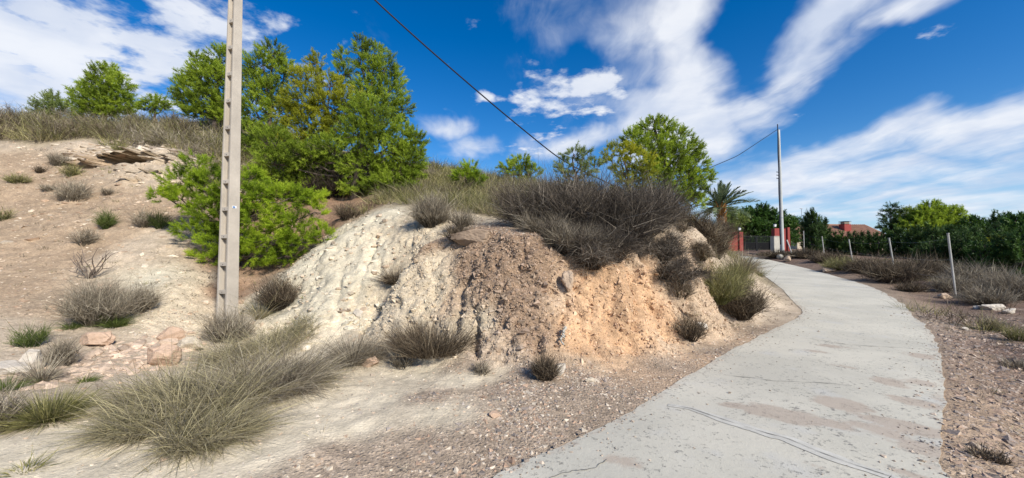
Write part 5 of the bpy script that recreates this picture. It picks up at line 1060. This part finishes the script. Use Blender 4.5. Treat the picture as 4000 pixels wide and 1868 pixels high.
rock('small round white stone in front of the wide dark grass band', 1610, 1372, 14, 12, 'st_white', 616, RK)
rock('pale stone at the near right roadside, by the lower road edge', 3768, 1290, 26, 14, 'st_white', 617, RK)
rock('tan round rock among logs below the round grey pole', 3075, 1022, 22, 26, 'st_tan', 618, RK, angular=4)
ST = 'pale stones under the right-hand scrub'
rock('longest pale stone under the grey bush at the right', 3870, 1212, 80, 34, 'st_white', 619, ST, angular=8)
rock('pale stone at the right end of the stone row under the grey bush', 3945, 1225, 48, 26, 'st_white', 620, ST, angular=8)
rock('small pale stone at the left end of the stone row under the grey bush', 3822, 1208, 30, 20, 'st_white', 621, ST, angular=8)
rock('grey stone half under the scrub left of the pale stone row', 3690, 1165, 40, 24, 'st_tan', 622, ST, angular=8)
rock('low tan stone at the dirt edge below the greenish bush', 3240, 1062, 60, 20, 'st_tan', 623, ST, angular=8)
rock('crusted brown slab overhanging the top of the brown face', 1850, 940, 170, 75, 'st_brown', 624, None, angular=5, Y=7.1, sink=.62, name='rock_slab')
rock('narrow grey rock standing out of the face between brown and orange earth', 2218, 1200, 44, 80, 'st_tan', 625, None, angular=6, Y=6.07, sink=.3)
for i, (a, b, lab) in enumerate((((3042, 1012), (3072, 1010), 'short pale log left of the tan rock below the round pole'), ((3085, 1012), (3130, 1016), 'dark hollow log right of the tan rock below the round pole'))):
    A, B = hit(*a), hit(*b); A[2] += .16; B[2] += .16; B[1] = A[1] + .2; V, F = tube(np.array([A, A + (B - A) * .3, A + (B - A) * .7, B]), [.16, .19, .17, .15], 9); o = mesh_obj('log', V, F, M['twigwood'] if i else M['block'], smooth=True, loc=tuple(A)); tag(o, lab, 'log', 'logs below the round pole')

def strand(name, label, cat, pts, r, mat, seed):
    rng = RS(seed); P = np.array([hit(*q) + np.array([0, -.05, .04]) for q in pts]); t = np.linspace(0, len(P) - 1, 24); C = np.stack([np.interp(t, np.arange(len(P)), P[:, i]) for i in range(3)], -1) + rng.normal(size=(24, 3)) * .012
    V, F = tube(C, np.linspace(r, r * .4, 24), 6); o = mesh_obj(name, V, F, M[mat], smooth=True, loc=tuple(P[0])); tag(o, label, cat)
strand('exposed_root', 'pale twisted root hanging on the orange face below the grey rock', 'root', [(2206, 1285), (2198, 1310), (2190, 1335), (2200, 1355)], .022, 'block', 640)
def deadwood():
    c = hit(352, 1085); rng = RS(641); parts = []
    for k in range(11):
        d = unit(np.array([[rng.uniform(-1, 1), rng.uniform(-.4, .2), rng.uniform(.15, 1)]]))[0]; L = rng.uniform(.3, .8); t = np.linspace(0, 1, 6); P = c + d * L * t[:, None] + np.cumsum(rng.normal(size=(6, 3)) * .025, 0); parts.append(tube(P, np.linspace(.016, .004, 6), 5))
        q = P[3]; d2 = unit((d + rng.normal(size=3) * .7)[None])[0]; parts.append(tube(np.array([q, q + d2 * .2 + rng.normal(size=3) * .02, q + d2 * .35]), [.008, .006, .002], 4))
    V, F = join(parts); o = mesh_obj('dead_branch', V, F, M['twigwood'], loc=tuple(c)); tag(o, 'bare dead branch lying on the slope above the wide dark grey bush', 'branch')
deadwood()

# scrub that covers the hilltops: nobody could count it
def cover(name, label, mats, n, wgt, rmin, rmax, hmin, hmax, seed, blades=70, kinds=(0,)):
    rng = RS(seed); P, k = scatter(n, wgt, rng); sel = rng.integers(0, len(mats), n); zone = vnoise(P * .55, seed); sel = np.clip(((zone + 1) / 2 * len(mats) + rng.normal(size=n) * .6), 0, len(mats) - 1).astype(int)
    for mi, mt in enumerate(mats):
        parts = []
        for p in P[sel == mi]:
            r, h = rng.uniform(rmin, rmax), rng.uniform(hmin, hmax); wd = max(.005, .00095 * p[1]); off_ = rng.normal() * .12
            v, f, a = (broom_mesh(p, r, r, h, blades // 5, rng, tw=7, wid=wd * .8, twl=.4 * h, tseg=1, spread=1.3) if mt in ('grey', 'dry', 'green', 'under') else tussock_mesh(p, r, h, blades, rng, wid=wd, arch=.6, base=.6, seg=2)); parts.append((v, f, np.clip(a + off_, 0, 1)))
        if parts:
            V, F, A = cat3(parts); o = mesh_obj(name, V, F, M[mt], attr=A); tag(o, label[mi], 'scrub', kind='stuff')
isscrub = np.abs(_fcol[:, :3] - np.array(PAL['scrub'][:3])).sum(1) < .09
LBL = lambda where: [w + ' ' + where for w in ('grey twiggy scrub covering', 'olive grass covering', 'dark dry scrub covering', 'straw-tipped grass covering', 'greener grass patches on')]
cover('hilltop_scrub', LBL('the left hilltop above the rock ledge'), ['grey', 'olive', 'dry', 'straw'], 800, 1.0 * isscrub * (_cx < -4) * (_cy < 23) * (_cy > 13) * (np.abs(_cx) < 1.5 * _cy) * (1 + 4 * (_cy < 17)), .35, .75, .5, 1.05, 700, blades=78)
cover('slope_scrub', [w + ' the slope behind the earth cut' for w in ('grey twiggy scrub on', 'straw grass on', 'olive grass on', 'greener grass on', 'dark dry scrub on')], ['grey', 'straw', 'olive', 'olive', 'dry'], 900, 1.0 * isscrub * (_cx > -4.5) * (_cx < 11) * (_cy > 8.3) * (_cy < 18) * (1 + 2.5 * (_cx < 3.5)), .25, .55, .35, .75, 701, blades=62)
cover('verge_scrub', LBL('the ground beyond the roadside fence'), ['dry', 'grey', 'olive', 'dry'], 260, 1.0 * (_cx > 12) * (_cy > 8.5) * (_cy < 36) * (_cx > .80 * _cy + 4.5) * (np.abs(_cx) < 1.5 * _cy), .4, .8, .25, .5, 702, blades=55)
cover('dry_weeds', ['small dead weeds dotted over the sand and gravel', 'small straw weeds dotted over the sand and gravel'], ['grey', 'straw'], 260, _vis * (_fsl < .6) * (_dc < 13) * (_cy < 12) * (_fcol[:, 0] > .2) * 1.0, .05, .12, .05, .13, 703, blades=18)
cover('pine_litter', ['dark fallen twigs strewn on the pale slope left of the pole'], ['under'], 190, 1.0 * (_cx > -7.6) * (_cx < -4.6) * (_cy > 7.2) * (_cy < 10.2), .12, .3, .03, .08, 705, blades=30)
cover('bank_litter', ['dry litter and small dead weeds below the right flank of the cut', 'straw wisps below the right flank of the cut'], ['dry', 'straw'], 240, 1.0 * (_cx > 3.2) * (_cx < 9) * (_cy > 5.8) * (_cy < 12) * (_frd > .05) * (_frd < 2.2) * (_cx < _cy * .82), .06, .16, .03, .1, 706, blades=22)
cover('verge_weeds', ['small dark weeds on the dirt verge right of the road', 'small straw weeds on the dirt verge right of the road'], ['dry', 'straw'], 170, _vis * (_frd > .15) * (_cx > _cy * .9) * (_dc < 14) * 1.0, .08, .2, .05, .14, 707, blades=24)
cover('slope_weeds', ['small grey weeds dotted over the left slope', 'small olive weeds dotted over the left slope'], ['grey', 'olive'], 150, _vis * (_fsl > .3) * (_cx < -4) * (_cy < 13.5) * 1.0, .08, .2, .08, .18, 704, blades=22)
